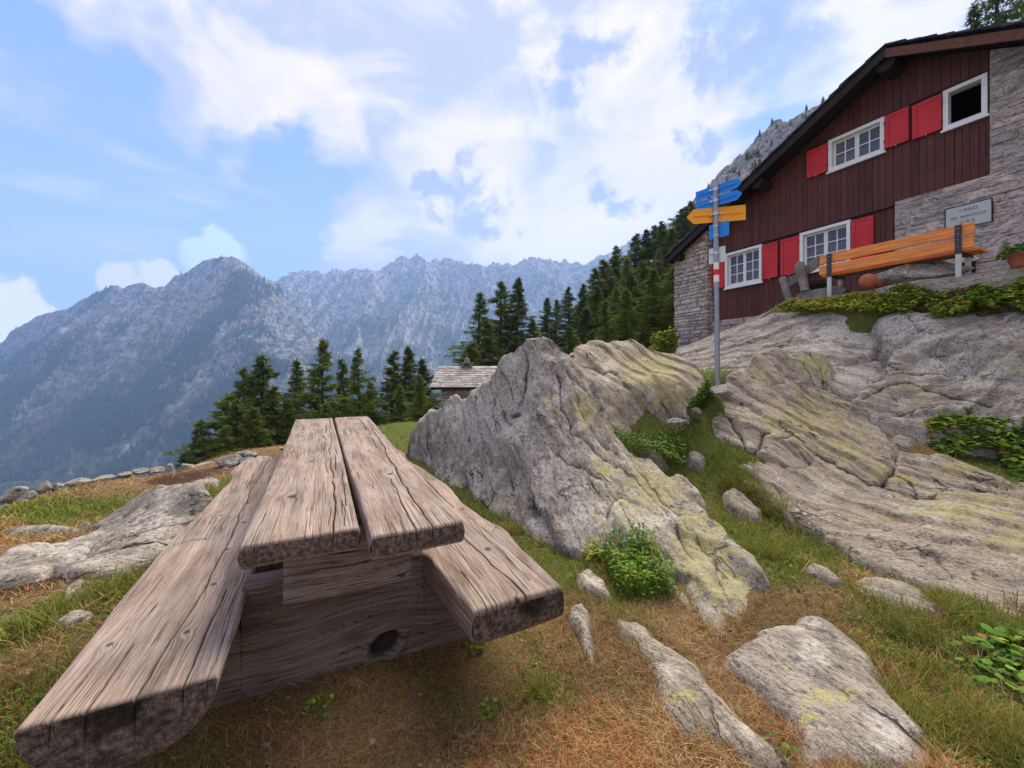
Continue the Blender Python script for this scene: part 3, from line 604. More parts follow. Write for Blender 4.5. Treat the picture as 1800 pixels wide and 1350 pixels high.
# loose stones: a lumpy polyhedron
def stone_mesh(name, size, seed, m=None, loc=(0, 0, 0), rz=0., tilt=0., label=None, cat='stone', group=None, flat=.5):
    import bmesh
    r_ = np.random.default_rng(seed); bm = bmesh.new(); bmesh.ops.create_icosphere(bm, subdivisions=4, radius=1)
    v = np.array([q.co[:] for q in bm.verts]); fcs = [[q.index for q in f.verts] for f in bm.faces]; bm.free()
    for _ in range(9):                            # planar cuts give it facets
        nrm = r_.normal(size=3); nrm /= np.linalg.norm(nrm); dd = r_.uniform(.45, .8)
        s = v @ nrm; v = v - np.outer(np.clip(s - dd, 0, 9), nrm)
    v = v * (1 + .07 * fbm(v[:, 0] * 3 + seed, v[:, 1] * 3, v[:, 2] * 3, 4, seed))[:, None]
    v = v * np.array(size)[None, :] * .62
    st = v * 1.0 + seed
    c, s = math.cos(tilt), math.sin(tilt); v = v @ np.array([[c, 0, s], [0, 1, 0], [-s, 0, c]])
    v[:, 2] -= v[:, 2].min()
    o = mesh_np(name, v, fcs, m or M_STONE, attrs={'st': st, 'crack': np.zeros(len(v)), 'lichen': np.full(len(v), .05), 'white': np.full(len(v), .2)})
    o.location = loc; o.rotation_euler = (0, 0, rz)
    return tag(o, label, cat, group)
# ---------------------------------------------------------------- weathered timber picnic table
def wood_material(name, light=(.375, .282, .215), mid=(.160, .110, .080), dark=(.032, .024, .020), silver=.4):
    m, n = mat(name); gv = n.attr('gv'); gs = n.attr('gs'); ck = n.attr('crack'); darken = n.attr('darken'); po = n.obj()
    fine = n.noise(n.comb(n.m('MULTIPLY', gv, 380.), n.m('MULTIPLY', gs, 5.), 0.), 1, 4, .65, .2)
    ring = n.noise(n.comb(n.m('MULTIPLY', gv, 150.), n.m('MULTIPLY', gs, 1.6), 3.), 1, 3, .6, .15)
    broad = n.noise(n.comb(n.m('MULTIPLY', gv, 14.), n.m('MULTIPLY', gs, 1.3), 7.), 1, 5, .6)
    patch_ = n.noise(po, 3.1, 5, .62); speck = n.noise(n.v('MULTIPLY', po, (60, 26, 60)), 1, 4, .7)
    col = n.mix(n.ss(broad, .3, .7), mid, light)
    col = n.mix(n.m('MULTIPLY', n.ss(patch_, .42, .66), silver), col, (.36, .32, .295))
    col = n.mix(n.m('MULTIPLY', n.ss(ring, .36, .48, 1., 0.), .55), col, dark)
    col = n.mix(n.m('MULTIPLY', n.ss(fine, .36, .52, 1., 0.), .5), col, dark)
    col = n.mix(n.m('MULTIPLY', n.ss(fine, .54, .7), .4), col, (.52, .45, .40))
    col = n.mix(n.m('MULTIPLY', n.ss(speck, .30, .44, 1., 0.), .35), col, dark)
    col = n.mix(n.m('MULTIPLY', darken, .85), col, (.028, .021, .018))
    cr = n.noise(n.comb(n.m('MULTIPLY', gv, 42.), n.m('MULTIPLY', gs, .9), 21.), 1, 2, .5, .1)
    hair = n.m('MULTIPLY', n.ss(n.m('ABSOLUTE', n.m('SUBTRACT', cr, .5)), .0, .012, 1., 0.), n.ss(n.noise(po, 2.2, 3), .48, .60))
    ckk = n.m('MAXIMUM', n.ss(ck, .2, .8), n.m('MULTIPLY', hair, .55))
    col = n.mix(n.m('MULTIPLY', ckk, .93), col, (.016, .012, .010))
    hgt = addn(n, n.m('MULTIPLY', fine, .5), n.m('MULTIPLY', ring, .9), n.m('MULTIPLY', speck, .15), n.m('MULTIPLY', hair, -1.2))
    n.bsdf(col, .78, n.bump(hgt, .9, .0045), .25)
    return m
M_WOOD = wood_material('weathered_wood')
M_WOOD2 = wood_material('weathered_wood_brown', (.21, .165, .135), (.095, .068, .052), (.022, .016, .013), .25)
M_WOOD3 = wood_material('weathered_wood_pale', (.36, .30, .25), (.20, .155, .125), (.04, .032, .028), .6)
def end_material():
    m, n = mat('end_grain'); gv = n.attr('gv'); gs = n.attr('gs'); ck = n.attr('crack'); po = n.obj(); darken = n.attr('darken')
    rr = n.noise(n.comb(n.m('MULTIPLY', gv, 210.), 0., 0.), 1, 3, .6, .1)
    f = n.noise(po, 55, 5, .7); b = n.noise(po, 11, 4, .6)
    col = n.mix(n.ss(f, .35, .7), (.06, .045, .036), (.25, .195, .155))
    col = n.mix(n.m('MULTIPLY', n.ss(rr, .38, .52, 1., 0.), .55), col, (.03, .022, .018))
    col = n.mix(n.ss(n.m('ADD', b, darken), .72, 1.0, 0., .85), col, (.012, .009, .008))
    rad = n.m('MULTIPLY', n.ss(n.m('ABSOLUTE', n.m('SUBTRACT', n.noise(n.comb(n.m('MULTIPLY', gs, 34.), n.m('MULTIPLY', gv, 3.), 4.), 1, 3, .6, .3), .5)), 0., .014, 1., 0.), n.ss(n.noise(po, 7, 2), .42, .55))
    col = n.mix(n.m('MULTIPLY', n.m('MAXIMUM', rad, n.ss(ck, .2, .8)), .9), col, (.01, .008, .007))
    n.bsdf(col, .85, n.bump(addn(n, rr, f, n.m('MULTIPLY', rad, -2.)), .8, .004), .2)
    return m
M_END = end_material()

TANG = math.atan2(.435, .9005)                   # table's x axis is (.9005, .435)
def plank(name, parent, s0, s1, xl, xr, ztop, thick, m, knots=(), cracks=(), round_bottom=0., r=.014, seed=1, dx=.0024, ds=.011, label=None, edge_amp=.0, end_knot=(.5, .5), darkf=None, nh=22, sag=.004):
    """sawn timber lying along local y from s0 to s1; xl, xr: functions of s giving its two edges"""
    ns = int((s1 - s0) / ds) + 1; s = np.concatenate([[s0, s0 + r * .12, s0 + r * .35, s0 + r * .7], np.linspace(s0 + r * 1.1, s1 - r * 1.1, ns), [s1 - r * .7, s1 - r * .35, s1 - r * .12, s1]])
    wmax = max(xr(q) - xl(q) for q in s[::10]); nt = int(wmax / dx)
    tt = np.concatenate([[0, .004, .01, .02, .032], np.linspace(.045, .955, nt), [.968, .98, .99, .996, 1]])
    L = np.array([xl(q) for q in s]); Rr = np.array([xr(q) for q in s])
    L = L + fbm(s * 2.3, s * 0 + seed, oct=4, seed=seed) * edge_amp; Rr = Rr + fbm(s * 2.3, s * 0 + seed + 9, oct=4, seed=seed + 4) * edge_amp
    X = L[:, None] + (Rr - L)[:, None] * tt[None, :]; S = np.repeat(s[:, None], len(tt), 1)
    dl = np.minimum(X - L[:, None], Rr[:, None] - X); de = np.minimum(S - s0, s1 - S)
    rnd = lambda q: r - np.sqrt(np.maximum(0, r * r - (r - np.clip(q, 0, r)) ** 2))
    gv = X + fbm(X * 1.5, S * .45, oct=3, seed=seed + 2) * .055 + fbm(X * 7, S * 1.2, oct=3, seed=seed + 6) * .007
    knotm = np.zeros_like(X)
    for kx, ks, kr in knots:
        ddx = X - kx; dds = S - ks
        gv = gv - ddx * .80 * np.exp(-((ddx / (kr * 2.4)) ** 2 + (dds / (kr * 5.5)) ** 2)) + .012 * np.sign(kr) * np.exp(-((ddx / (kr * 3)) ** 2 + (dds / (kr * 2.2)) ** 2))
        knotm = np.maximum(knotm, np.exp(-((ddx / kr) ** 2 + (dds / (kr * 1.3)) ** 2) ** 1.5))
    zt = ztop - rnd(dl) - rnd(de) + fbm(X * 3, S * 1.4, oct=3, seed=seed + 12) * sag + fbm(gv * 120, S * 1.6, oct=2, seed=seed + 5) * .0011
    ck = knotm * .75
    for pl, wd, dep in cracks:                   # pl in (x, s) local metres
        pl = [(a, b) for a, b in pl]
        wob_ = fbm(S * 6, X * 0 + seed, oct=4, seed=seed + 31) * .010
        dd = linedist(X + wob_, S * 1.0, pl)
        le = np.minimum(np.abs(S - pl[0][1]), np.abs(S - pl[-1][1])) if len(pl) > 1 else 1
        g = np.exp(-(dd / (wd * .85)) ** 2)
        zt = zt - dep * g; ck = np.maximum(ck, g)
    for ks in range(int((s1 - s0) * 9)):          # short natural checks along the grain
        rr = np.random.default_rng(seed * 100 + ks); t0 = rr.uniform(.05, .95); c0 = rr.uniform(s0, s1); ln = rr.uniform(.06, .34); wd = rr.uniform(.0009, .0024)
        xx = L.mean() + (Rr.mean() - L.mean()) * t0
        gd = np.abs(gv - (xx + rr.uniform(-.01, .01))); g = np.exp(-(gd / wd) ** 2) * np.exp(-((S - c0) / ln * 2) ** 4)
        zt = zt - .005 * g; ck = np.maximum(ck, g * .9)
    hw = (Rr - L)[:, None] / 2; xc = (Rr + L)[:, None] / 2; q = np.clip(np.abs(X - xc) / hw, 0, 1)
    zb = ztop - thick * ((1 - round_bottom) + round_bottom * np.sqrt(np.maximum(0, 1 - q ** 2.2))) + rnd(dl) * (round_bottom < .01)
    zb = np.minimum(zb + rnd(de) + fbm(X * 4, S * 2, oct=3, seed=seed + 15) * .006, zt - .002)
    darken = np.zeros_like(X) if darkf is None else darkf(X, S)
    nr, nc = X.shape; V = []; Fc = []; A = {'gv': [], 'gs': [], 'crack': [], 'darken': []}; MI = []; off = 0
    def addg(x, s_, z, gv_, gs_, ck_, we_, flip, mi):
        nonlocal off
        V.append(np.stack([x, s_, z], -1).reshape(-1, 3)); f = gridfaces(x.shape[0], x.shape[1], off, flip); Fc.append(f); MI.append(np.full(len(f), mi)); off += x.size
        for k, a in (('gv', gv_), ('gs', gs_), ('crack', ck_), ('darken', we_)): A[k].append(np.broadcast_to(a, x.shape).ravel())
    addg(X, S, zt, gv, S, ck, darken, False, 0)
    addg(X, S, zb, gv, S, 0., darken, True, 0)
    hh = np.linspace(0, 1, nh)[None, :]
    for side, flip in ((0, True), (-1, False)):   # long sides
        x = np.repeat(X[:, side:][:, :1] if side == -1 else X[:, :1], nh, 1); sg = -1 if side == 0 else 1
        z = zt[:, side][:, None] + (zb[:, side] - zt[:, side])[:, None] * hh
        x = x + sg * .004 * np.sin(hh * math.pi)
        addg(x, np.repeat(s[:, None], nh, 1), z, z * 1.2 + x * .2 + fbm(s[:, None] * 1.3 + z * 0, z * 9, oct=3, seed=seed + 77) * .03, s[:, None], 0., .12, not flip, 0)
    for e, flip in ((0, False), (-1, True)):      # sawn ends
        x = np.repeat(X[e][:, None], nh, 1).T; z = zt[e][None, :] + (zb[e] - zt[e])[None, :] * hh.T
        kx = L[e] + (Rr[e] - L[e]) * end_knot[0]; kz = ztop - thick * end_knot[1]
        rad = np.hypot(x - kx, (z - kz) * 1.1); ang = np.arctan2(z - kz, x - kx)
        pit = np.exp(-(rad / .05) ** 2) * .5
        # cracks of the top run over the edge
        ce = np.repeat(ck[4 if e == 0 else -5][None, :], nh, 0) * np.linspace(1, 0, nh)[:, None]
        wv = pit if darkf is None else pit + .25  # end faces darkened round the core, bench ends all over
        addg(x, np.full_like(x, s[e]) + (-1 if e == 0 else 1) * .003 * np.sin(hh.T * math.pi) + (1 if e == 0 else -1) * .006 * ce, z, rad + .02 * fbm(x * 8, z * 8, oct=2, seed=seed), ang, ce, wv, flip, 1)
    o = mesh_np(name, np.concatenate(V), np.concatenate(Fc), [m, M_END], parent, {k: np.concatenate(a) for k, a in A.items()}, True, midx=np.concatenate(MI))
    if label: o['label'] = label
    return o

def bend(*stops):                                # smooth interpolation through (s, x)
    ss_ = np.array([q[0] for q in stops]); xx = np.array([q[1] for q in stops])
    def f(s):
        i = int(np.clip(np.searchsorted(ss_, s) - 1, 0, len(ss_) - 2)); t = np.clip((s - ss_[i]) / (ss_[i + 1] - ss_[i]), 0, 1); t = t * t * (3 - 2 * t)
        return xx[i] + (xx[i + 1] - xx[i]) * t
    return f
table = empty('picnic_table', (0, 0, 0), TANG, label='massive weathered picnic table with joined bench seats, made of thick split planks', cat='picnic table')
TT = H - .60; BT = H - .90
plank('tabletop_plank', table, 1.62, 5.46, bend((1.6, -.246), (3.5, -.25), (5.5, -.262)), bend((1.6, .137), (3.4, .145), (5.5, .140)), TT, .088, M_WOOD,
      knots=[(-.12, 2.15, .022), (-.05, 2.9, .018), (.02, 3.6, .02), (-.15, 4.3, .022), (-.02, 5.0, .02), (-.18, 3.3, .012)],
      cracks=[([(.045, 1.61), (.050, 1.80), (.062, 1.98), (.058, 2.12), (.066, 2.22), (.060, 2.36)], .0032, .016), ([(.085, 1.66), (.092, 1.85), (.088, 2.0)], .002, .009), ([(.028, 1.7), (.04, 1.92)], .0018, .008),
              ([(.102, 1.9), (.110, 2.2), (.118, 2.5)], .0022, .01), ([(.070, 2.42), (.064, 2.75), (.078, 3.0)], .003, .013), ([(.045, 2.55), (.035, 2.9)], .0022, .009), ([(.09, 2.6), (.10, 3.0), (.112, 3.3)], .0026, .011),
              ([(.06, 3.1), (.075, 3.5)], .003, .012), ([(.03, 3.3), (.045, 3.8), (.03, 4.1)], .003, .012), ([(.085, 3.6), (.10, 4.2)], .003, .012), ([(.05, 4.2), (.07, 4.9)], .0035, .012), ([(.1, 4.5), (.11, 5.4)], .003, .01)],
      seed=11, end_knot=(-.1, .9), r=.011)
plank('tabletop_plank', table, 1.50, 5.44, bend((1.5, .166), (3.4, .158), (5.5, .168)), bend((1.5, .513), (2.4, .52), (5.5, .56)), TT + .004, .088, M_WOOD,
      knots=[(.36, 2.35, .02), (.33, 3.1, .016), (.42, 3.9, .02), (.28, 4.5, .018)],
      cracks=[([(.385, 1.49), (.392, 1.72), (.388, 1.95), (.400, 2.2), (.412, 2.5)], .0034, .016), ([(.322, 1.49), (.330, 1.75), (.338, 1.95), (.352, 2.25)], .0024, .012), ([(.250, 1.5), (.253, 1.62)], .0018, .008),
              ([(.415, 2.45), (.425, 2.9), (.45, 3.2)], .0036, .014), ([(.45, 3.2), (.465, 3.8), (.48, 4.3)], .0034, .013), ([(.39, 3.2), (.41, 3.7)], .0026, .01), ([(.42, 4.2), (.44, 5.3)], .004, .012), ([(.5, 4.4), (.51, 5.0)], .003, .01)],
      seed=13, end_knot=(.45, 1.25), r=.012)
pith = [(-.40, 2.05, .014), (-.42, 2.42, .015), (-.40, 2.8, .017), (-.43, 3.2, .014), (-.44, 3.7, .014), (-.41, 1.72, .012)]
plank('bench_seat', table, 1.435, 4.78, bend((1.43, -.690), (2.1, -.700), (2.75, -.700), (3.1, -.675), (3.45, -.665), (3.9, -.645), (4.3, -.70), (4.8, -.682)), bend((1.43, -.268), (1.9, -.262), (2.4, -.262), (4.8, -.29)), BT, .185, M_WOOD,
      knots=pith + [(-.62, 1.75, .012), (-.55, 3.0, .012)], round_bottom=.93, r=.007, seed=17, edge_amp=.014, end_knot=(.5, .15), nh=34,
      cracks=[([(-.455, 1.43), (-.450, 1.60), (-.438, 1.80), (-.428, 2.05), (-.430, 2.3), (-.425, 2.6), (-.440, 2.82), (-.452, 2.98), (-.448, 3.2), (-.462, 3.5), (-.458, 4.0), (-.47, 4.76)], .0034, .014),
              ([(-.350, 1.43), (-.348, 1.65), (-.345, 1.98)], .0032, .014), ([(-.555, 1.43), (-.548, 1.72)], .0032, .013), ([(-.622, 1.43), (-.612, 1.60), (-.60, 1.75)], .0016, .008), ([(-.293, 1.44), (-.287, 1.66)], .0016, .008),
              ([(-.60, 1.88), (-.585, 2.02)], .0022, .010), ([(-.57, 1.9), (-.56, 2.0)], .002, .009), ([(-.305, 1.8), (-.30, 2.1)], .0014, .006), ([(-.675, 2.60), (-.60, 2.63), (-.545, 2.62)], .008, .022), ([(-.56, 2.62), (-.50, 2.58)], .003, .012), ([(-.545, 2.66), (-.51, 2.78), (-.49, 2.7)], .0026, .012),
              ([(-.65, 3.55), (-.57, 3.58)], .0045, .014), ([(-.66, 3.75), (-.60, 3.76)], .003, .01), ([(-.33, 2.5), (-.32, 2.9)], .0022, .01), ([(-.50, 3.6), (-.52, 4.1)], .003, .01)],
      darkf=lambda X, S: np.clip(1 - (S - 1.44) / .012, 0, 1) * .4)
plank('bench_seat', table, 1.395, 4.66, bend((1.39, .507), (1.65, .490), (1.86, .475), (2.02, .440), (2.3, .45), (4.7, .5)), bend((1.39, .917), (1.75, .925), (2.05, .955), (2.3, .90), (2.6, .885), (3.0, .90), (3.5, .86), (4.1, .80), (4.4, .83), (4.7, .80)), BT, .135, M_WOOD,
      knots=[(.76, 1.85, .020), (.70, 1.40, .014), (.66, 2.6, .018), (.83, 2.45, .016), (.7, 3.4, .02)], round_bottom=.12, r=.018, seed=23, edge_amp=.016, end_knot=(.62, .32), nh=26,
      cracks=[([(.742, 1.39), (.735, 1.52), (.715, 1.7), (.705, 1.95), (.690, 2.2), (.68, 2.5), (.69, 2.9)], .0034, .015), ([(.572, 1.39), (.568, 1.7)], .0018, .008), ([(.805, 1.5), (.80, 1.8), (.815, 2.2)], .002, .009),
              ([(.62, 1.6), (.61, 2.0)], .0016, .007), ([(.79, 2.5), (.78, 3.0), (.77, 3.4)], .003, .012), ([(.85, 2.02), (.93, 2.12)], .003, .010), ([(.72, 3.5), (.73, 4.5)], .0035, .012)],
      darkf=lambda X, S: np.clip(1 - (S - 1.40) / .010, 0, 1) * .5)

# split-log feet across the table: seen face is their near side; built as a plank turned on edge
def foot(name, s0, s1, xs, zb, zt, seed, knot=None, parent=table, m=M_WOOD2, notch=True):
    x = np.arange(xs[0], xs[1] + .004, .004); nz = 70; t = np.linspace(0, 1, nz)
    top = np.array([zt(q) for q in x]); bot = np.array([zb(q) for q in x]) + fbm(x * 3, x * 0, oct=3, seed=seed) * .01
    X = np.repeat(x[None, :], nz, 0); Z = bot[None, :] + (top - bot)[None, :] * t[:, None]
    gv = Z + fbm(X * .8, Z * 2, oct=4, seed=seed + 1) * .10; dep = fbm(gv * 60, X * 2, oct=2, seed=seed + 2) * .003 + fbm(X * 2, Z * 2, oct=3, seed=seed + 3) * .012
    ck = np.zeros_like(X)
    if knot:
        kx, kz, kr = knot
        ddx, ddz = X - kx, Z - kz
        gv = gv - ddz * .85 * np.exp(-((ddz / (kr * 2.6)) ** 2 + (ddx / (kr * 4.5)) ** 2))
        rr = ((ddz * math.cos(.5) - ddx * math.sin(.5)) / kr) ** 2 + ((ddx * math.cos(.5) + ddz * math.sin(.5)) / (kr * 1.35)) ** 2
        g = 1 / (1 + np.exp((rr - 1) * 6)); dep = dep + .055 * g - .014 * np.exp(-((np.sqrt(rr) - 1.35) / .35) ** 2); ck = g
    for k in range(16):
        rr = np.random.default_rng(seed * 31 + k); c = rr.uniform(gv.min(), gv.max()); x0 = rr.uniform(xs[0], xs[1]); ln = rr.uniform(.15, .6)
        g = np.exp(-((gv - c) / rr.uniform(.0012, .003)) ** 2) * np.exp(-((X - x0) / ln * 1.6) ** 4); dep = dep + .006 * g; ck = np.maximum(ck, g * .9)
    rz_ = np.minimum(Z - bot[None, :], top[None, :] - Z); dep = dep + .014 * np.exp(-rz_ / .008)
    V = []; Fc = []; A = {'gv': [], 'gs': [], 'crack': [], 'darken': []}; off = 0; MI = []
    def addg(x_, y_, z_, g_, s_, c_, w_, flip, mi=0):
        nonlocal off
        V.append(np.stack([x_, y_, z_], -1).reshape(-1, 3)); f = gridfaces(*x_.shape, off, flip); Fc.append(f); MI.append(np.full(len(f), mi)); off += x_.size
        for k_, a_ in (('gv', g_), ('gs', s_), ('crack', c_), ('darken', w_)): A[k_].append(np.broadcast_to(a_, x_.shape).ravel())
    addg(X, s0 + dep, Z, gv, X, ck, 0., False); addg(X, s1 - dep, Z, gv + .3, X, 0., 0., True)
    d0 = (s0 + dep); d1 = (s1 - dep); w_ = np.linspace(0, 1, 12)[:, None]
    for row, flip in ((-1, False), (0, True)):
        yy = d0[row][None, :] + (d1[row] - d0[row])[None, :] * w_; xx = np.repeat(x[None, :], 12, 0); zz = np.repeat(Z[row][None, :], 12, 0)
        addg(xx, yy, zz, yy, xx, 0., 0., flip)
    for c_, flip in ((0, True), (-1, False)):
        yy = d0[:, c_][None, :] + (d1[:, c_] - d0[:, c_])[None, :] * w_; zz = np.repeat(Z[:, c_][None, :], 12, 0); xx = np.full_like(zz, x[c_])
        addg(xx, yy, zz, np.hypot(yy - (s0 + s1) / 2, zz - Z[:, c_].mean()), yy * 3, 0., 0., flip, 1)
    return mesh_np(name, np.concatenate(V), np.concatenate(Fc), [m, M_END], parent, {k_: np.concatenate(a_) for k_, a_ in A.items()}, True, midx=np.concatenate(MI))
ft = lambda q: (H - .888) if -.285 < q < .46 else (H - 1.02 if q > .46 else H - 1.06)
foot('foot_beam', 1.93, 2.06, (-.60, .86), lambda q: -.045 + .04 * max(0, (q - .35)), ft, 41, (.275, .068, .05))
foot('foot_beam', 4.05, 4.32, (-.60, .82), lambda q: -.04, ft, 43)
foot('cross_beam', 1.79, 1.90, (-.128, .362), lambda q: H - .935, lambda q: H - .689, 45, (.33, H - .905, .009), m=M_WOOD3)
foot('cross_beam', 4.36, 4.47, (-.14, .40), lambda q: H - .935, lambda q: H - .689, 47, m=M_WOOD3)
foot('pedestal_block', 1.97, 2.05, (-.02, .27), lambda q: H - .932, lambda q: H - .690, 49)
foot('pedestal_block', 4.10, 4.26, (-.02, .27), lambda q: H - .932, lambda q: H - .690, 51)
# ---------------------------------------------------------------- mountain house with dark boarding and red shutters
HX, HY = 9.10, 7.58; HR = math.atan2(-.889, .457)      # local x runs along the facade to the right, y into the house
house = empty('mountain_house', (HX, HY, 0), HR, label='alpine lodge with dark brown boarding, red shutters and stone corners above the bedrock', cat='house')
def boards_material():
    m, n = mat('brown_boards'); po = n.obj(); va = n.attr('var')
    g = n.noise(n.v('MULTIPLY', po, (38, 38, 2.2)), 1, 5, .65, .3); b = n.noise(po, 1.3, 4, .6); k = n.noise(po, 9, 4, .65)
    c = n.mix(n.ss(g, .3, .7), (.036, .010, .007), (.110, .030, .019))
    c = n.mix(n.m('MULTIPLY', va, .55), c, (.135, .042, .026))
    c = n.mix(n.m('MULTIPLY', n.ss(b, .5, .75), .4), c, (.018, .010, .009))
    c = n.mix(n.m('MULTIPLY', n.ss(k, .66, .74), .4), c, (.13, .07, .05))
    n.bsdf(c, .65, n.bump(g, .6, .006), .3); return m
M_BOARD = boards_material()
def grey_boards():
    m, n = mat('greyed_boards'); po = n.obj(); va = n.attr('var')
    g = n.noise(n.v('MULTIPLY', po, (38, 38, 2.2)), 1, 5, .65, .3)
    c = n.mix(n.ss(g, .3, .7), (.035, .024, .024), (.085, .058, .055)); c = n.mix(n.m('MULTIPLY', va, .5), c, (.10, .075, .072))
    n.bsdf(c, .75, n.bump(g, .6, .006), .2); return m
M_GREYB = grey_boards()
def wallstone(name, tone=1., warm=(1, .97, .92), sc=1.):
    m, n = mat(name); po = n.obj(); va = n.attr('var')
    x, y, z = n.sep(po)
    w_ = n.noise(po, 2.4 * sc, 3, .5, color=True)
    pw = n.v('ADD', po, n.v('SCALE', w_, .35))
    l = n.noise(n.v('MULTIPLY', pw, (5 * sc, 5 * sc, 20 * sc)), 1, 6, .68, .5); f = n.noise(po, 26 * sc, 5, .7); g = n.noise(po, 6 * sc, 4, .6)
    c = n.mix(n.ss(l, .32, .62), (.19 * tone, .185 * tone, .175 * tone), (.60 * tone, .535 * tone, .505 * tone))
    c = n.mix(n.m('MULTIPLY', n.ss(f, .33, .47, 1., 0.), .7), c, (.06, .058, .056))
    c = n.mix(n.m('MULTIPLY', n.ss(f, .55, .68), .7), c, (.62, .61, .58))
    c = n.mix(n.m('MULTIPLY', n.ss(g, .58, .72), .45), c, (.30, .24, .17))
    c = n.mix(1., c, n.mix(va, (.72, .72, .74), (1.15, 1.12, 1.06)), 'MULTIPLY')
    c = n.mix(1., c, warm, 'MULTIPLY')
    n.bsdf(c, .9, n.bump(addn(n, l, n.m('MULTIPLY', f, .6)), 1., .05 / sc), .2); return m
M_WALLST = wallstone('wall_stone', 1.2); M_WALLST2 = wallstone('wall_stone_hut', .85, (1, .93, .83), .8)
M_MORTAR = simple('mortar', (.36, .345, .32), .95, .3, 30, bumpd=.01)
M_WHITE = simple('white_paint', (.74, .74, .70), .5, .05, 6)
M_RED = simple('red_paint', (.54, .028, .032), .5, .10, 3, .25)
M_DARK = simple('shade_black', (.006, .006, .007), .9, .2)
M_BROWN = simple('brown_timber', (.11, .042, .020), .6, .3, 12, bumpd=.004)
M_DKTIMBER = simple('dark_timber', (.022, .014, .012), .75, .3, 14, bumpd=.004)
M_SLATE = simple('roof_slabs', (.05, .052, .052), .8, .4, 5, bumpd=.02)
M_METAL = simple('galvanised_steel', (.27, .29, .33), .42, .12, 14, .5, .55)
M_DKMET = simple('dark_steel', (.045, .043, .045), .5, .2, 20, .5, .4)
M_CURT = simple('lace_curtain', (.24, .235, .25), .9, .2, 30)
mg, ng = mat('window_glass'); ng.bsdf((.10, .11, .14), .06, None, .9)
nb = [q for q in ng.t.nodes if q.type == 'BSDF_PRINCIPLED'][0]; nb.inputs['Alpha'].default_value = .55
M_GLASS = mg

RX = -1.31; RZ = H + 6.97; PIT = .525                  # ridge position, roof slope
def under(x, off=.0): return RZ - PIT * abs(x - RX) - off
def stone_mb(x0, x1, z0, z1, y, dep, seed, rowh=(.07, .17), len_=(.16, .55), bump=.03, clip=None, axis_='x', q=None):
    """coursed rubble: many irregular blocks on the face y; clip(x) gives the upper limit"""
    r_ = np.random.default_rng(seed); mb = q or MB(); z = z0
    while z < z1:
        h = r_.uniform(*rowh); x = x0 - r_.uniform(0, .2)
        while x < x1:
            l = r_.uniform(*len_) * (1.3 if h > .12 else 1)
            a, b = max(x, x0), min(x + l, x1)
            top = min(z + h, z1)
            if clip is not None: top = min(top, min(clip(a), clip(b)))
            if b - a > .03 and top - z > .02:
                g = .006; p = r_.uniform(0, bump); t = r_.uniform(0, .012, 8)
                i = r_.uniform(.010, .022)
                bk = [(a + g, z + g), (b - g, z + g + t[0] * .5), (b - g, top - g), (a + g, top - g - t[1] * .5)]
                fr = [(a + g + i + t[2], z + g + i * .7), (b - g - i - t[3], z + g + i * .7 + t[4] * .5), (b - g - i - t[5], top - g - i * .7), (a + g + i + t[6], top - g - i * .7 - t[7] * .5)]
                vs = [(px, y + .03, pz) for px, pz in bk] + [(px, y - p - r_.uniform(0, .012), pz) for px, pz in fr]
                if axis_ == 'y': vs = [(vy, vx, vz) for vx, vy, vz in vs]
                fs = [[4, 5, 6, 7], [0, 1, 5, 4], [1, 2, 6, 5], [2, 3, 7, 6], [3, 0, 4, 7]]
                mb.add(vs, fs, r_.uniform(0, 1))
            x += l
        z += h
    return mb
# walls
zT = H + 1.35
OP = [(-5.365, -4.25, H + 2.51, H + 3.58), (-3.265, -2.17, H + 2.52, H + 3.58), (-2.62, -1.54, H + 4.90, H + 5.68), (-.615, -.02, H + 4.86, H + 5.66)]
mb = MB(); r_ = np.random.default_rng(4)
def board_run(mb, x0, x1, z0f, z1f, y, openings, wid=(.09, .155)):
    x = x0
    while x < x1 - .01:
        wd = r_.uniform(*wid); b = min(x + wd, x1); segs = [(z0f(x), None)]
        za, zb = z0f((x + b) / 2), z1f(x), ; 
        cuts = sorted([(o[2] + .03, o[3] - .03) for o in openings if o[0] + .03 < b and o[1] - .03 > x])
        cur = za
        for c0, c1 in cuts + [(None, None)]:
            top = c0 if c0 is not None else None
            if top is None:
                zl, zr = z1f(x), z1f(b)
                if min(zl, zr) > cur + .02:
                    yy = y - r_.uniform(0, .006); v = r_.uniform(0, 1)
                    mb.add([(x + .004, yy, cur), (b - .004, yy, cur), (b - .004, yy, zr), (x + .004, yy, zl), (x + .004, y + .03, cur), (b - .004, y + .03, cur), (b - .004, y + .03, zr), (x + .004, y + .03, zl)],
                           [[0, 1, 2, 3], [4, 0, 3, 7], [1, 5, 6, 2], [4, 5, 1, 0]], v)
            elif top > cur + .01:
                yy = y - r_.uniform(0, .006); mb.box(x + .004, b - .004, yy, y + .03, cur, top, r_.uniform(0, 1))
            if c1 is not None: cur = c1
        x = b
zs = H + 3.63; zu = H + 5.71
board_run(mb, -5.84, -1.37, lambda x: H + 1.57 if x < -3.4 else H + 1.2, lambda x: zs, .02, OP[:2])
mb.build('lower_boarding', M_BOARD, house)
mb = MB(); board_run(mb, -5.84, -.003, lambda x: (zs if x < -1.37 else H + 3.70), lambda x: min(zu, under(x, .2)), -.02, OP[2:]); mb.build('middle_boarding', M_BOARD, house)
mb = MB(); board_run(mb, -5.0, -.003, lambda x: zu, lambda x: under(x, .2), -.045, []); mb.build('gable_boarding', M_BOARD, house)
mb = MB(); mb.box(-5.84, -1.37, -.05, .02, zs - .018, zs - .002); mb.build('drip_board', M_DKTIMBER, house); mb = MB(); mb.box(-3.35, -.003, -.062, -.045, zu - .022, zu - .004); mb.build('drip_board', M_DKTIMBER, house)
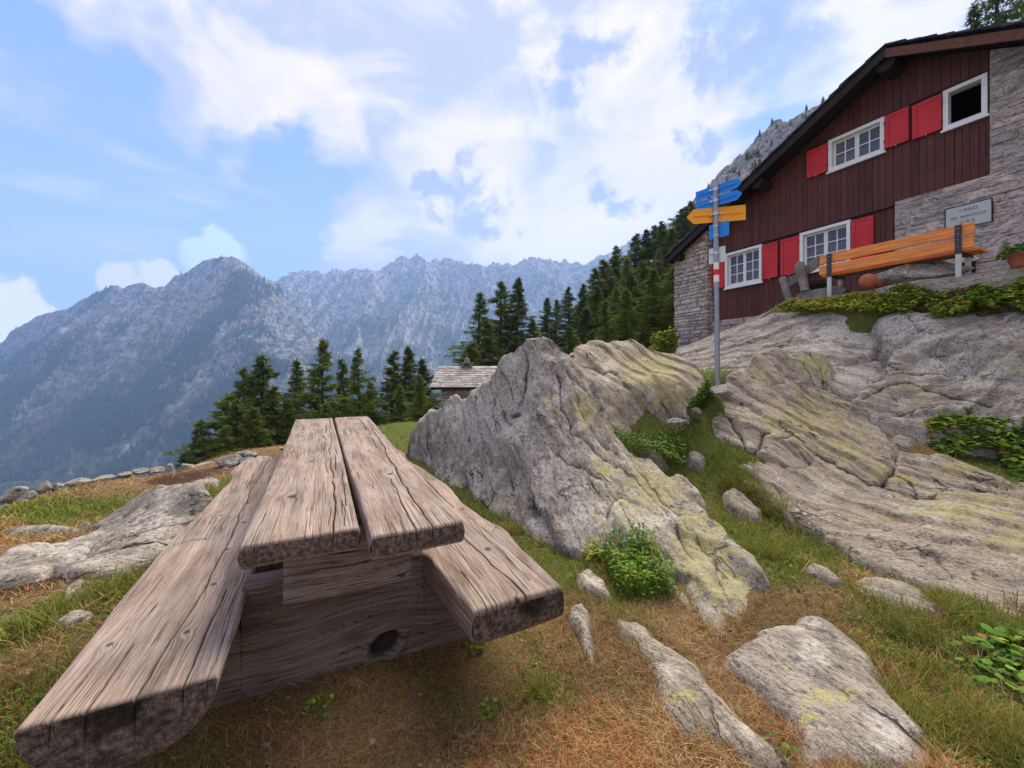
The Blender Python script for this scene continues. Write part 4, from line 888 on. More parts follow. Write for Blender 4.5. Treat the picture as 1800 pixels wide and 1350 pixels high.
# core of the house behind the skins, with window holes left open
mb = MB()
xs_ = sorted({-7.0, 4.3} | {q for o in OP for q in o[:2]})
def core_col(a, b):
    c = (a + b) / 2; holes = sorted([(o[2], o[3]) for o in OP if o[0] < c < o[1]]); cur = H + .3
    for h0, h1 in holes + [(None, None)]:
        if h0 is None:
            za, zb = under(a, .22), under(b, .22)
            def pr(p, q_, zp, zq): mb.prism([(p, cur), (q_, cur), (q_, zq), (p, zp)], .06, .32)
            if a < RX < b: pr(a, RX, za, under(RX, .22)); pr(RX, b, under(RX, .22), zb)
            else: pr(a, b, za, zb)
        else: mb.prism([(a, cur), (b, cur), (b, h0), (a, h0)], .06, .32); cur = h1
xl_ = [-7.0, -5.365, -4.25, -3.265, -2.62, -2.17, -1.54, -.615, -.02, 4.3]
for a, b in zip(xl_[:-1], xl_[1:]): core_col(a, b)
mb.box(-7.0, -6.8, .32, 8, H + .3, under(-6.8, .25)); mb.box(4.1, 4.3, .32, 8, H + .3, under(4.2, .25)); mb.prism([(-7, H + .3), (4.3, H + .3), (4.3, under(4.3, .25)), (RX, under(RX, .25)), (-7, under(-7, .25))], 7.8, 8.0)
mb.box(-6.8, 4.1, .32, 7.8, H + 1.1, H + 1.3)
mb.build('inner_wall', M_MORTAR, house)
# stone parts
mb = stone_mb(-1.37, 4.3, H + 1.0, H + 3.70, -.055, .1, 5, rowh=(.08, .19), len_=(.22, .8), bump=.03)
stone_mb(0.0, 4.3, H + 3.70, H + 8, -.055, .1, 6, rowh=(.08, .19), len_=(.22, .8), bump=.03, clip=lambda x: under(x, .2), q=mb)
mb.build('x', M_WALLST) if False else None; mb.box(-1.36, 4.3, -.06, .055, H + 1.0, H + 3.69, .8); mb.prism([(.01, H + 3.69), (4.3, H + 3.69), (4.3, under(4.3, .22)), (.01, under(.01, .22))], -.06, .055, .8)
sw = mb.build('stone_wall', M_WALLST, house)
mb = stone_mb(-7.08, -5.84, H - .2, H + 6, -.30, .1, 8, rowh=(.06, .17), len_=(.14, .48), bump=.035, clip=lambda x: under(x, .14))
stone_mb(-.30, .05, H - .2, H + 4.9, 0, .1, 9, rowh=(.08, .2), len_=(.12, .35), bump=.02, axis_='y', q=(side := MB()))
side.v = [(-5.84 - (vx - 0) if True else 0, vy, vz) for vx, vy, vz in side.v]; side.f = [f[::-1] for f in side.f]
mb.add(side.v, side.f); mb.a[-len(side.a):] = side.a
mb.prism([(-7.07, H - .3), (-5.86, H - .3), (-5.86, under(-5.86, .16)), (-7.07, under(-7.07, .16))], -.285, .4)
mb.build('stone_pier', M_WALLST, house)
mb = stone_mb(-5.84, -1.37, H + .2, H + 1.56, -.03, .1, 10, rowh=(.08, .2), len_=(.2, .6), bump=.04); mb.box(-5.84, -1.37, -.02, .055, H + .2, H + 1.55); mb.build('stone_footing', M_WALLST, house)
# cellar vent
mb = MB(); mb.box(-.66, -.16, -.118, -.10, H + 1.5, H + 2.10); mb.build('cellar_shade', M_DARK, house)  # solid near-black panel: the opening's inner shade put into its colour
mb = MB(); mb.box(-.72, -.10, -.125, -.06, H + 2.10, H + 2.24, .9, .012); mb.build('lintel', M_WALLST, house)

# windows
def window(x0, x1, z0, z1, rows, cols, sashes=2, open_sash=False, glass=True, y=-.05, rec=.14):
    f = MB(); t = .075
    f.box(x0, x0 + t, y - .02, y + rec, z0, z1); f.box(x1 - t, x1, y - .02, y + rec, z0, z1); f.box(x0 + t, x1 - t, y - .02, y + rec, z1 - t, z1); f.box(x0 + t, x1 - t, y - .02, y + rec, z0, z0 + t)
    wn = f.build('window', M_WHITE, house)
    s = MB(); s.box(x0 - .03, x1 + .03, y - .05, y + .02, z0 - .045, z0 - .002, 0, .006); s.build('sill', M_WHITE, wn)
    xa, xb, za, zb = x0 + t, x1 - t, z0 + t, z1 - t; ys = y + rec - .05
    if not glass:
        return wn
    ws = (xb - xa) / sashes
    for k in range(sashes):
        a = xa + k * ws; b = a + ws; g = MB(); st = .042
        g.box(a + .002, a + st, ys, ys + .04, za + .002, zb - .002); g.box(b - st, b - .002, ys, ys + .04, za + .002, zb - .002); g.box(a + st, b - st, ys, ys + .04, za + .002, za + st + .012); g.box(a + st, b - st, ys, ys + .04, zb - st, zb - .002)
        iw, ih = b - a - 2 * st, zb - za - 2 * st - .012
        for c in range(1, cols): xx = a + st + iw * c / cols; g.box(xx - .011, xx + .011, ys + .006, ys + .034, za + st, zb - st)
        for r2 in range(1, rows): zz = za + st + .012 + ih * r2 / rows; g.box(a + st, b - st, ys + .008, ys + .032, zz - .011, zz + .011)
        so_ = g.build('sash', M_WHITE, wn)
        p = MB(); p.add([(a + st, ys + .02, za + st), (b - st, ys + .02, za + st), (b - st, ys + .02, zb - st), (a + st, ys + .02, zb - st)], [[0, 1, 2, 3]]); p.build('pane', M_GLASS, wn)
        if open_sash and k == 0: so_.rotation_euler = (R(0), 0, 0)
    c = MB(); nn = 40; vs = []
    for i in range(nn + 1):
        xx = xa + (xb - xa) * i / nn; yy = ys + .10 + .015 * math.sin(i * 1.3)
        vs += [(xx, yy, za), (xx, yy, za + (zb - za) * (.62 if rows == 3 else .45))]
    c.add(vs, [[2 * i, 2 * i + 2, 2 * i + 3, 2 * i + 1] for i in range(nn)]); c.build('curtain', M_CURT, wn)
    return wn
window(*OP[0], 3, 2); window(*OP[1], 3, 2); window(*OP[2], 2, 2, open_sash=True); window(*OP[3], 1, 1, 1, glass=False)
mb = MB(); mb.box(-6.7, 4.0, .9, .95, H + 1.3, H + 5.4); mb.build('room_shade', M_DARK, house)  # near-black sheet: the darkness of the unlit rooms put into its colour

def shutter(x0, x1, z0, z1, y=-.075, hinge=1):
    m_ = MB(); m_.box(x0, x1, y, y + .028, z0, z1, 0, .003); sh = m_.build('shutter', M_RED, house)
    # recessed centre board: raised rim of rails and stiles
    rm = MB(); t = .075
    rm.box(x0 + .001, x0 + t, y - .014, y - .001, z0 + .001, z1 - .001, 0, .003); rm.box(x1 - t * .5, x1 - .001, y - .014, y - .001, z0 + .001, z1 - .001, 0, .003)
    rm.box(x0 + t + .001, x1 - t * .5 - .001, y - .014, y - .001, z1 - t, z1 - .001, 0, .003); rm.build('shutter_rim', M_RED, sh)
    hg = MB(); xx = x1 if hinge > 0 else x0
    for zz in (z0 + .16, z1 - .16): hg = MB(); hg.box(xx - .012, xx + .022, y - .02, y - .002, zz - .022, zz + .022); hg.build('hinge', M_DKMET, sh)
    hg = MB(); hg.box((x0 + x1) / 2 - .008, (x0 + x1) / 2 + .008, y - .045, y, z0 - .04, z0 + .01); hg.build('shutter_stay', M_METAL, sh)
for x0, x1, h_ in ((-5.85, -5.38, 1), (-4.235, -3.82, -1), (-3.745, -3.28, 1), (-2.155, -1.74, -1)): shutter(x0, x1, H + 2.56, H + 3.54, -.052, h_)
for x0, x1, h_, z0, z1 in ((-3.08, -2.635, 1, 4.93, 5.62), (-1.525, -1.125, -1, 4.93, 5.66), (-1.07, -.63, 1, 4.90, 5.62)): shutter(x0, x1, H + z0, H + z1, -.09, h_)

# roof: two slopes of stone slabs on planks, overhanging the gable
EX0 = -7.22; y0 = -.66; y1 = 8.4
def slope(sgn, name, thick, off, m, ya, yb, xe):
    a, b = RX, xe
    mb = MB(); za, zb = RZ - off, RZ - off - PIT * abs(xe - RX)
    pts = [(a, za - thick), (b, zb - thick), (b, zb), (a, za)]
    mb.prism(pts if sgn > 0 else pts[::-1], ya, yb); return mb
rf = empty('roof', (0, 0, 0)); rf.parent = house
for sgn, xe in ((-1, EX0), (1, 4.6)):
    slope(sgn, 'x', .03, .145, M_DKTIMBER, y0 + .04, y1, xe).build('roof_planks', M_DKTIMBER, rf)
    # slab courses with ragged edge
    mb = MB(); n_ = 26; L_ = abs(xe - RX)
    for i in range(n_):
        d0 = L_ * i / n_; d1 = min(L_, L_ * (i + 1) / n_ + .10); yy = y0 - .04
        while yy < y1:
            wd = r_.uniform(.3, .7) if yy > 1 else r_.uniform(.25, .5); t = r_.uniform(.02, .035); o_ = r_.uniform(0, .02)
            xa, xb = RX + sgn * d0, RX + sgn * (d1 + o_)
            q = [(xa, RZ - .135 - PIT * d0 + .035), (xb, RZ - .135 - PIT * (d1 + o_) + .072), (xb, RZ - .135 - PIT * (d1 + o_) + .072 + t), (xa, RZ - .135 - PIT * d0 + .035 + t)]
            e0 = yy + (r_.uniform(-.03, .02) if yy < y0 else 0)
            mb.prism(q if sgn > 0 else q[::-1], e0, min(yy + wd, y1) - .004, r_.uniform(0, 1)); yy += wd
    mb.build('stone_slabs', M_SLATE, rf)
    slope(sgn, 'x', .19, .155 if sgn > 0 else .13, M_BROWN, y0 - .0, y0 + .04, xe).build('verge_board', M_BROWN if sgn > 0 else M_DKTIMBER, rf)  # left board in darker timber: its shade is put into the colour
    for k in range(10):                           # rafters under the planks
        pass
mb = MB()
for xx, rr in ((-6.75, .13), (-4.1, .15), (RX - .05, .17), (.72, .16), (3.2, .15)):
    zz = under(xx, .18) - rr - (.02)
    pts = [(xx, y0 + .12, zz), (xx, .3, zz)]
    mb = MB(); mb.tube(pts, rr, 14); mb.build('purlin', M_DKTIMBER, rf, smooth=False)
# gutter and its spout at the left eave
mb = MB(); k = 10
def halfpipe(xc, zc, r0, ya, yb):
    vs = []
    for yy in (ya, yb):
        for rr in (r0, r0 - .006):
            for j in range(k + 1):
                a = math.pi + math.pi * j / k; vs.append((xc + rr * math.cos(a), yy, zc + rr * math.sin(a)))
    n1 = k + 1; fs = []
    for j in range(k):
        fs += [[j, j + 1, 2 * n1 + j + 1, 2 * n1 + j], [n1 + j + 1, n1 + j, 3 * n1 + j, 3 * n1 + j + 1], [j, n1 + j, n1 + j + 1, j + 1]]
    mb.add(vs, fs)
halfpipe(-7.30, under(EX0, .10), .075, -1.12, 8.2)
mb.tube([(-7.30, -.60, under(EX0, .10) - .085), (-7.16, -.50, under(EX0, .10) - .02), (-7.1, -.36, under(EX0, .10) + .02)], .012, 6)
mb.build('gutter', M_METAL, house)
# plaque let into the stone
mb = MB(); mb.box(-.56, .04, -.118, -.09, H + 2.80, H + 3.22, .5, .004); plq = mb.build('plaque', simple('plaque_stone', (.46, .475, .44), .6, .08, 20), house)
mb = MB()
for a_ in ((-.578, -.562, H + 2.79, H + 3.235), (.043, .055, H + 2.79, H + 3.235)): mb.box(a_[0], a_[1], -.112, -.06, a_[2], a_[3])
mb.box(-.562, .043, -.114, -.06, H + 3.222, H + 3.24); mb.build('plaque_shadow', M_DKTIMBER, plq)  # dark strips stand in for the thin shadow round the plaque
M_INK = simple('engraved_letters', (.19, .20, .20), .7, .1)
def text(s, x, z, size, parent, m, y, name='lettering', sx=1.):
    cu = D.curves.new(name, 'FONT'); cu.body = s; cu.size = size; cu.align_x = 'CENTER'; cu.align_y = 'CENTER'; cu.extrude = .0015
    o = D.objects.new(name, cu); COL.objects.link(o); bpy.context.view_layer.update()
    me = D.meshes.new_from_object(o.evaluated_get(bpy.context.evaluated_depsgraph_get())); D.objects.remove(o); me.name = name
    me.materials.clear(); me.materials.append(m); o = D.objects.new(name, me); COL.objects.link(o); o.parent = parent; o.location = (x, y, z); o.rotation_euler = (R(90), 0, 0); o.scale = (sx, 1, 1); return o
text('1960', -.26, H + 3.125, .088, plq, M_INK, -.122, sx=1.5); text('SEZ. BREGAGLIA', -.26, H + 3.005, .058, plq, M_INK, -.122, sx=1.13); text('C.A.S.', -.26, H + 2.90, .072, plq, M_INK, -.122, sx=1.25)

# ---------------------------------------------------------------- trail signpost
SP = P(1261.5, 674, 5.2); post = empty('signpost', tuple(SP), 0, label='leaning steel trail post with blue and yellow arrow signs seen from behind', cat='signpost')
PH = 2.66
mb = MB(); mb.tube([(0, 0, -.1), (-.015, 0, PH * .5), (-.03, 0, PH)], .031, 18); mb.v = mb.v; mb.build('pole', M_METAL, post, smooth=False)
def pole_x(z): return -.03 * z / PH
M_BLUE = simple('blue_sign', (.006, .22, .70), .4, .06, 4, .4); M_YEL = simple('yellow_sign', (.90, .36, .006), .4, .05, 4, .4); M_SIGNW = simple('white_sign', (.60, .66, .66), .45, .06, 9)
def sheet(name, m, z, poly, dy, ang, tilt=0., beads=()):
    """flat sheet sign behind the pole; poly in local (x, z)"""
    mb = MB(); mb.prism(poly, -.003, .003)
    s_ = mb.build(name, m, post); s_.location = (pole_x(z), dy, z); s_.rotation_euler = (0, 0, ang)
    for x0, x1, zz in beads:
        b = MB(); b.prism([(x0, zz - .007), (x1, zz - .007), (x1, zz + .007), (x0, zz + .007)], -.014, -.004); b.build('stiffener', m, s_)
    return s_
def arrow(l0, l1, h, right=True):
    return [(l0, -h / 2), (l1 - h * .45, -h / 2), (l1, 0), (l1 - h * .45, h / 2), (l0, h / 2)] if right else [(l0, 0), (l0 + h * .45, -h / 2), (l1, -h / 2), (l1, h / 2), (l0 + h * .45, h / 2)]
z_ = lambda v: (674 - v) / 700 * 5.2
sheet('arrow_sign', M_BLUE, z_(333), arrow(-.24, .34, .125), .036, R(-50), beads=[(-.20, .27, 0)])
sheet('arrow_sign', M_BLUE, z_(353), arrow(-.24, .34, .125), .036, R(-50), beads=[(-.20, .27, 0)])
sheet('arrow_sign', M_YEL, z_(376), arrow(-.34, .37, .195, False), .036, R(-14), beads=[(-.26, .33, 0)])
sheet('blue_plate', M_BLUE, z_(405), [(-.07, -.095), (.18, -.095), (.18, .095), (-.07, .095)], .036, R(-50))
sheet('white_plate', M_SIGNW, z_(448), [(-.075, -.10), (.13, -.10), (.13, .10), (-.075, .10)], .034, R(-48))
for v_ in (333, 353, 376, 398, 414, 445):
    mb = MB(); z0 = z_(v_); big = v_ in (333, 353, 376, 445)
    mb.tube([(pole_x(z0), 0, z0 - (.018 if big else .008)), (pole_x(z0), 0, z0 + (.018 if big else .008))], .036, 16)
    if big:
        a_ = R(-35); mb.tube([(pole_x(z0) - .062, .02, z0 - .008), (pole_x(z0) + .062, .0, z0 + .008)], .012, 8); mb.tube([(pole_x(z0) + .062, -.012, z0 + .008), (pole_x(z0) + .062, .02, z0 + .008)], .016, 8); mb.tube([(pole_x(z0) - .062, -.005, z0 - .01), (pole_x(z0) - .062, .025, z0 - .01)], .014, 8)
    mb.build('clamp', simple('clamp_steel', (.50, .52, .54), .4, .1, 20, .5, .4) if 'clamp_steel' not in D.materials else D.materials['clamp_steel'], post)
M_MW = simple('blaze_white', (.78, .78, .78), .5, .05); M_MR = simple('blaze_red', (.72, .02, .02), .5, .05)
for va, vb, m_ in ((462, 474, M_MW), (474, 484, M_MR), (484, 496, M_MW)):
    mb = MB(); mb.tube([(pole_x(z_(vb)), 0, z_(vb) + .001), (pole_x(z_(va)), 0, z_(va))], .0322, 18); mb.build('trail_blaze', m_, post)
mb = MB(); mb.add([(.018, -.0335, z_(467) - .005), (.033, -.026, z_(467) - .012), (.033, -.026, z_(467) + .014)], [[0, 1, 2]]); mb.build('blaze_chip', M_MR, post)

# ---------------------------------------------------------------- orange park bench on the terrace (its back to the viewer)
M_ORANGE = simple('orange_slats', (.68, .185, .022), .38, .22, 7, .4)
def slat_material():
    m, n = mat('varnished_slats'); po = n.obj(); g = n.noise(n.v('MULTIPLY', po, (2.2, 40, 60)), 1, 4, .6, .3)
    c = n.mix(n.ss(g, .3, .7), (.60, .145, .014), (.92, .33, .04)); n.bsdf(c, .35, n.bump(g, .2, .002), .5); return m
M_SLAT = slat_material()
BXW = lambda Y: 9.8 - .514 * Y
bc = np.array([BXW(5.853), 5.853]); bench = empty('park_bench', (bc[0], bc[1], H + 1.40), HR, label='orange slatted park bench on pale steel legs, standing on the terrace before the house', cat='bench')
for i, (za, zb) in enumerate(((.612, .775), (.405, .575))):
    mb = MB(); mb.box(-1.99, 0, -.01 + .02 * (1 - i), .03 + .02 * (1 - i), za, zb, 0, .006); mb.build('back_slat', M_SLAT, bench)
for y_, w_ in ((.09, .09), (.19, .09), (.29, .09), (.39, .09)):
    mb = MB(); mb.box(-1.99, 0.03, y_, y_ + w_, .375, .415, 0, .006); mb.build('seat_slat', M_SLAT, bench)
for x_ in (-1.82, -.155):
    mb = MB(); mb.box(x_ - .035, x_ + .035, -.035, -.012, .34, .775, 0, .004); mb.box(x_ - .03, x_ + .03, .05, .50, .335, .372); br = mb.build('back_bracket', M_DKMET, bench)
    for zz in (.45, .55, .64, .72): mb = MB(); mb.tube([(x_, -.045, zz), (x_, -.034, zz)], .008, 8); mb.build('bolt', M_METAL, br)
    for y_ in (-.03, .36):
        mb = MB(); mb.box(x_ - .03, x_ + .03, y_, y_ + .045, -.08 if y_ < 0 else -.08, .34, 0, .004); mb.build('leg', simple('pale_steel', (.50, .50, .47), .5, .1, 9, .4) if 'pale_steel' not in D.materials else D.materials['pale_steel'], bench)
mb = MB(); mb.tube([(-1.82, .15, .345), (-.155, .15, .345)], .018, 10); mb.build('cross_rail', M_DKMET, bench)

# ---------------------------------------------------------------- small things on the terrace
M_TERRA = simple('terracotta', (.36, .105, .05), .7, .2, 9, bumpd=.004)
def lathe(prof, k=28):
    mb = MB(); vs = [(r * math.cos(2 * math.pi * j / k), r * math.sin(2 * math.pi * j / k), z) for r, z in prof for j in range(k)]
    fs = [[i * k + j, i * k + (j + 1) % k, (i + 1) * k + (j + 1) % k, (i + 1) * k + j] for i in range(len(prof) - 1) for j in range(k)]
    mb.add(vs, fs); return mb
def sphere_prof(r, n=14): return [(max(.002, r * math.sin(math.pi * i / n)), r - r * math.cos(math.pi * i / n)) for i in range(n + 1)]
p = P(1526, 508.5, 7.0); o = lathe(sphere_prof(.135)).build('terracotta_ball', M_TERRA, smooth=True); o.location = tuple(p); tag(o, 'round terracotta ball under the orange bench, left of the other one', 'ornament', 'terracotta balls under the bench')
mb = lathe(sphere_prof(.12)); o = mb.build('terracotta_ball', M_TERRA, smooth=True); o.location = tuple(P(1546, 506, 6.95)); tag(o, 'terracotta ball half hidden behind the grey slab under the bench', 'ornament', 'terracotta balls under the bench')
# flower pot
fp = P(1798, 473, 5.5); pot = empty('flower_pot', tuple(fp), 0, label='terracotta flower pot with purple flowers on the ledge at the right edge', cat='flower pot')
lathe([(.002, 0), (.10, 0), (.115, .06), (.15, .19), (.158, .19), (.16, .215), (.142, .215), (.13, .18), (.002, .17)]).build('pot', M_TERRA, pot, smooth=True)

# rustic seat made of two leaning posts and a cross board, and a bowl-shaped trough
M_OLDW = wood_material('old_grey_wood', (.23, .205, .18), (.13, .115, .10), (.035, .03, .028), .8)
sb = P(1392, 527, 8.3); seat = empty('rustic_chair', tuple(sb), HR, label='rustic grey chair frame of two leaning posts and cross boards, left of the orange bench', cat='chair')
def oldbox(name, pts, m=M_OLDW):
    mb = MB(); mb.prism(pts[0], pts[1], pts[2]); o = mb.build(name, m, seat)
    v = np.zeros(len(o.data.vertices) * 3, np.float32); o.data.vertices.foreach_get('co', v); v = v.reshape(-1, 3)
    for k, a in (('gv', v[:, 0] * .6 + v[:, 1]), ('gs', v[:, 2]), ('crack', v[:, 0] * 0), ('darken', v[:, 0] * 0)): o.data.attributes.new(k, 'FLOAT', 'POINT').data.foreach_set('value', a.astype(np.float32))
    md = o.modifiers.new('b', 'BEVEL'); md.width = .012; md.segments = 2
    return o
oldbox('post', ([(-.10, -.05), (.03, -.05), (-.10, .48), (-.14, .52), (-.25, .49), (-.22, .4)], -.05, .03))
oldbox('post', ([(.22, .13), (.36, .13), (.26, .72), (.18, .75), (.10, .68)], -.12, -.04))
oldbox('cross_board', ([(-.22, .46), (-.10, .28), (.12, .38), (.14, .55)], .035, .075))
oldbox('cross_board', ([(.22, .42), (.50, .56), (.50, .80), (.22, .62)], -.035, .0))
oldbox('base_log', ([(.10, -.05), (.85, -.05), (.95, .04), (.85, .14), (.2, .14), (.08, .07)], -.02, .18))
bp = P(1430, 517, 8.6); mb = lathe([(.002, 0), (.10, .01), (.20, .07), (.26, .16), (.285, .26), (.26, .26), (.235, .17), (.18, .09), (.002, .04)], 26)
bowl = mb.build('wooden_bowl', M_DKTIMBER, smooth=True); bowl.location = tuple(bp); bowl.scale = (1.15, .8, 1.); tag(bowl, 'dark hollowed log bowl between the rustic chair and the orange bench', 'bowl')
# slabs of rock on the terrace edge
def slab_thing(name, label, outline_uvY, thick, seed, lich=.1, m=None):
    pts = [P(*q) for q in outline_uvY]; poly = [(q[0], q[1]) for q in pts]; z0 = np.mean([q[2] for q in pts])
    sf_ = Surf(pts, .3, 1e-2)
    x0, x1, y0_, y1_ = min(q[0] for q in pts) - .1, max(q[0] for q in pts) + .1, min(q[1] for q in pts) - .1, max(q[1] for q in pts) + .1
    X, Y = np.meshgrid(np.arange(x0, x1, .022), np.arange(y0_, y1_, .022)); d = polydist(X, Y, poly) + fbm(X * 5, Y * 5, oct=3, seed=seed) * .03
    Z = sf_(X, Y) - thick * 3 * np.clip(d / .12, 0, 1) ** .8
    return finish_rock(name, label, X, Y, Z, d, d < .12, (.45, -.88, .05), .35, [], [], [], m or M_ROCK2, seed=seed, cat='rock slab', lb=lich, wb=.1)
slab_thing('rock_slab', 'long flat rock slab edging the terrace under the orange bench legs', [(1540, 508, 6.74), (1600, 497, 6.37), (1680, 487, 5.91), (1750, 478, 5.56), (1830, 468, 5.23), (1900, 462, 4.95), (1950, 445, 5.3), (1840, 462, 5.8), (1730, 477, 6.2), (1600, 494, 6.9)], .2, 61)
slab_thing('rock_slab', 'narrow flat slab at the terrace edge beneath the left legs of the bench', [(1440, 524, 7.45), (1480, 519, 7.2), (1530, 510, 6.85), (1560, 505, 7.0), (1500, 513, 7.5), (1450, 521, 7.8)], .15, 63)
o = stone_mesh('boulder', (1.25, .5, .36), 71, M_ROCK, tuple(P(1600, 502, 6.7)), HR, .0, 'grey oblong block of rock lying under the middle of the orange bench', 'boulder')
# ---------------------------------------------------------------- small stone hut below the terrace
HT = 15.5
hp = P(757, 681, HT); hut = empty('stone_hut', (hp[0], hp[1], H - 3.4), R(0), label='small stone hut with a slab roof and little chimney, half hidden behind the tallest boulder', cat='hut')
def hz(v, Y=HT): return (V0 - v) / F * Y + 3.4          # height inside the hut frame
r_ = np.random.default_rng(12)
we, wr = hz(681), hz(645, HT + 1.5)
mb = stone_mb(.32, 3.6, 0, we - .10, .38, .1, 33, rowh=(.10, .22), len_=(.18, .5), bump=.03); mb.box(.33, 3.6, .39, 2.8, 0, we - .10); mb.build('wall', M_WALLST2, hut)
mb = MB(); nC = 11; L = 1.5
for i in range(nC):
    ya, yb = L * i / nC, L * (i + 1) / nC + .06; za, zb = we + (wr - we) * i / nC, we + (wr - we) * (yb / L)
    x = -.02 + r_.uniform(-.03, .03)
    while x < 3.9:
        wd = r_.uniform(.18, .45); t = r_.uniform(.03, .045); e = r_.uniform(0, .025)
        x1_ = x + wd - .008
        mb.add([(x, ya - e, za - .0), (x1_, ya - e, za), (x1_, yb, zb - .035), (x, yb, zb - .035), (x, ya - e, za + t), (x1_, ya - e, za + t), (x1_, yb, zb), (x, yb, zb)], [[3, 2, 1, 0], [4, 5, 6, 7], [0, 1, 5, 4], [1, 2, 6, 5], [2, 3, 7, 6], [3, 0, 4, 7]], r_.uniform(0, 1)); x += wd
M_HUTROOF = simple('hut_roof_slabs', (.33, .31, .29), .85, .3, 9, bumpd=.02, vcol=True)
rf2 = mb.build('roof', M_HUTROOF, hut)
mb = MB(); mb.prism([(0, 0), (3.9, 0), (3.9, .01), (0, .01)], 0, 1); mb.v = [(x, y * 1.55, we + (wr - we) * y * 1.03 - .06 + z) for x, y, z in mb.v]
mb.add([(0, L, wr - .03), (3.9, L, wr - .03), (3.9, 3.1, we - .05), (0, 3.1, we - .05)], [[0, 1, 2, 3]]); mb.box(-.0, 3.9, -.0, .05, we - .09, we - .03); mb.build('roof_board', M_DKTIMBER, hut)
for i in range(7):
    mb = MB(); mb.tube([(.45 + i * .48, .10, we - .10), (.45 + i * .48, .42, we - .05)], .05, 9); mb.build('rafter_end', M_BROWN, hut)
cx_ = (808 - 757) / F * HT * 1.1; mb = MB()
for dx_, dy_ in ((-.17, -.12), (.17, -.12), (-.17, .12), (.17, .12)): mb.box(cx_ + dx_ - .05, cx_ + dx_ + .05, L + dy_ - .05, L + dy_ + .05, wr - .2, wr + .16)
mb.box(cx_ - .2, cx_ + .2, L - .17, L + .17, wr - .3, wr - .01)
ch = mb.build('chimney', M_WALLST2, hut)
mb = MB(); mb.box(cx_ - .27, cx_ + .27, L - .22, L + .22, wr + .16, wr + .19, 0, .008); mb.v += []
cap = lathe([(.13, 0), (.12, .08), (.09, .16), (.04, .2), (.002, .21)], 12); cap.v = [(x + cx_, y + L, z + wr + .20) for x, y, z in cap.v]; mb.add(cap.v, cap.f); mb.build('chimney_cap', M_WALLST2, ch)

# ---------------------------------------------------------------- conifers
def needle_material(name, a, b):
    m, n = mat(name); oi = n.n('ShaderNodeObjectInfo').outputs['Random']; po = n.obj(); va = n.attr('var')
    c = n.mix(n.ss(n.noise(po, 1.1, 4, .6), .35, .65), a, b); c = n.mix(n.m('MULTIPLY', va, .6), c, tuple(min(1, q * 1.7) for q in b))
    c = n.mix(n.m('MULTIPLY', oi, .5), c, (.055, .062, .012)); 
    bs = n.bsdf(c, .75, None, .15); tr = n.n('ShaderNodeBsdfTranslucent'); n.put(tr.inputs[0], c); mx = n.n('ShaderNodeMixShader'); mx.inputs[0].default_value = .28
    n.t.links.new(bs.outputs[0], mx.inputs[1]); n.t.links.new(tr.outputs[0], mx.inputs[2])
    out = [q for q in n.t.nodes if q.type == 'OUTPUT_MATERIAL'][0]; n.t.links.new(mx.outputs[0], out.inputs[0]); return m
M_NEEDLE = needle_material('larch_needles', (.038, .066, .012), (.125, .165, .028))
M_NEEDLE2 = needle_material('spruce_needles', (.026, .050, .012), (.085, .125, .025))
M_BARK = simple('bark', (.06, .045, .036), .9, .3, 6, bumpd=.02)
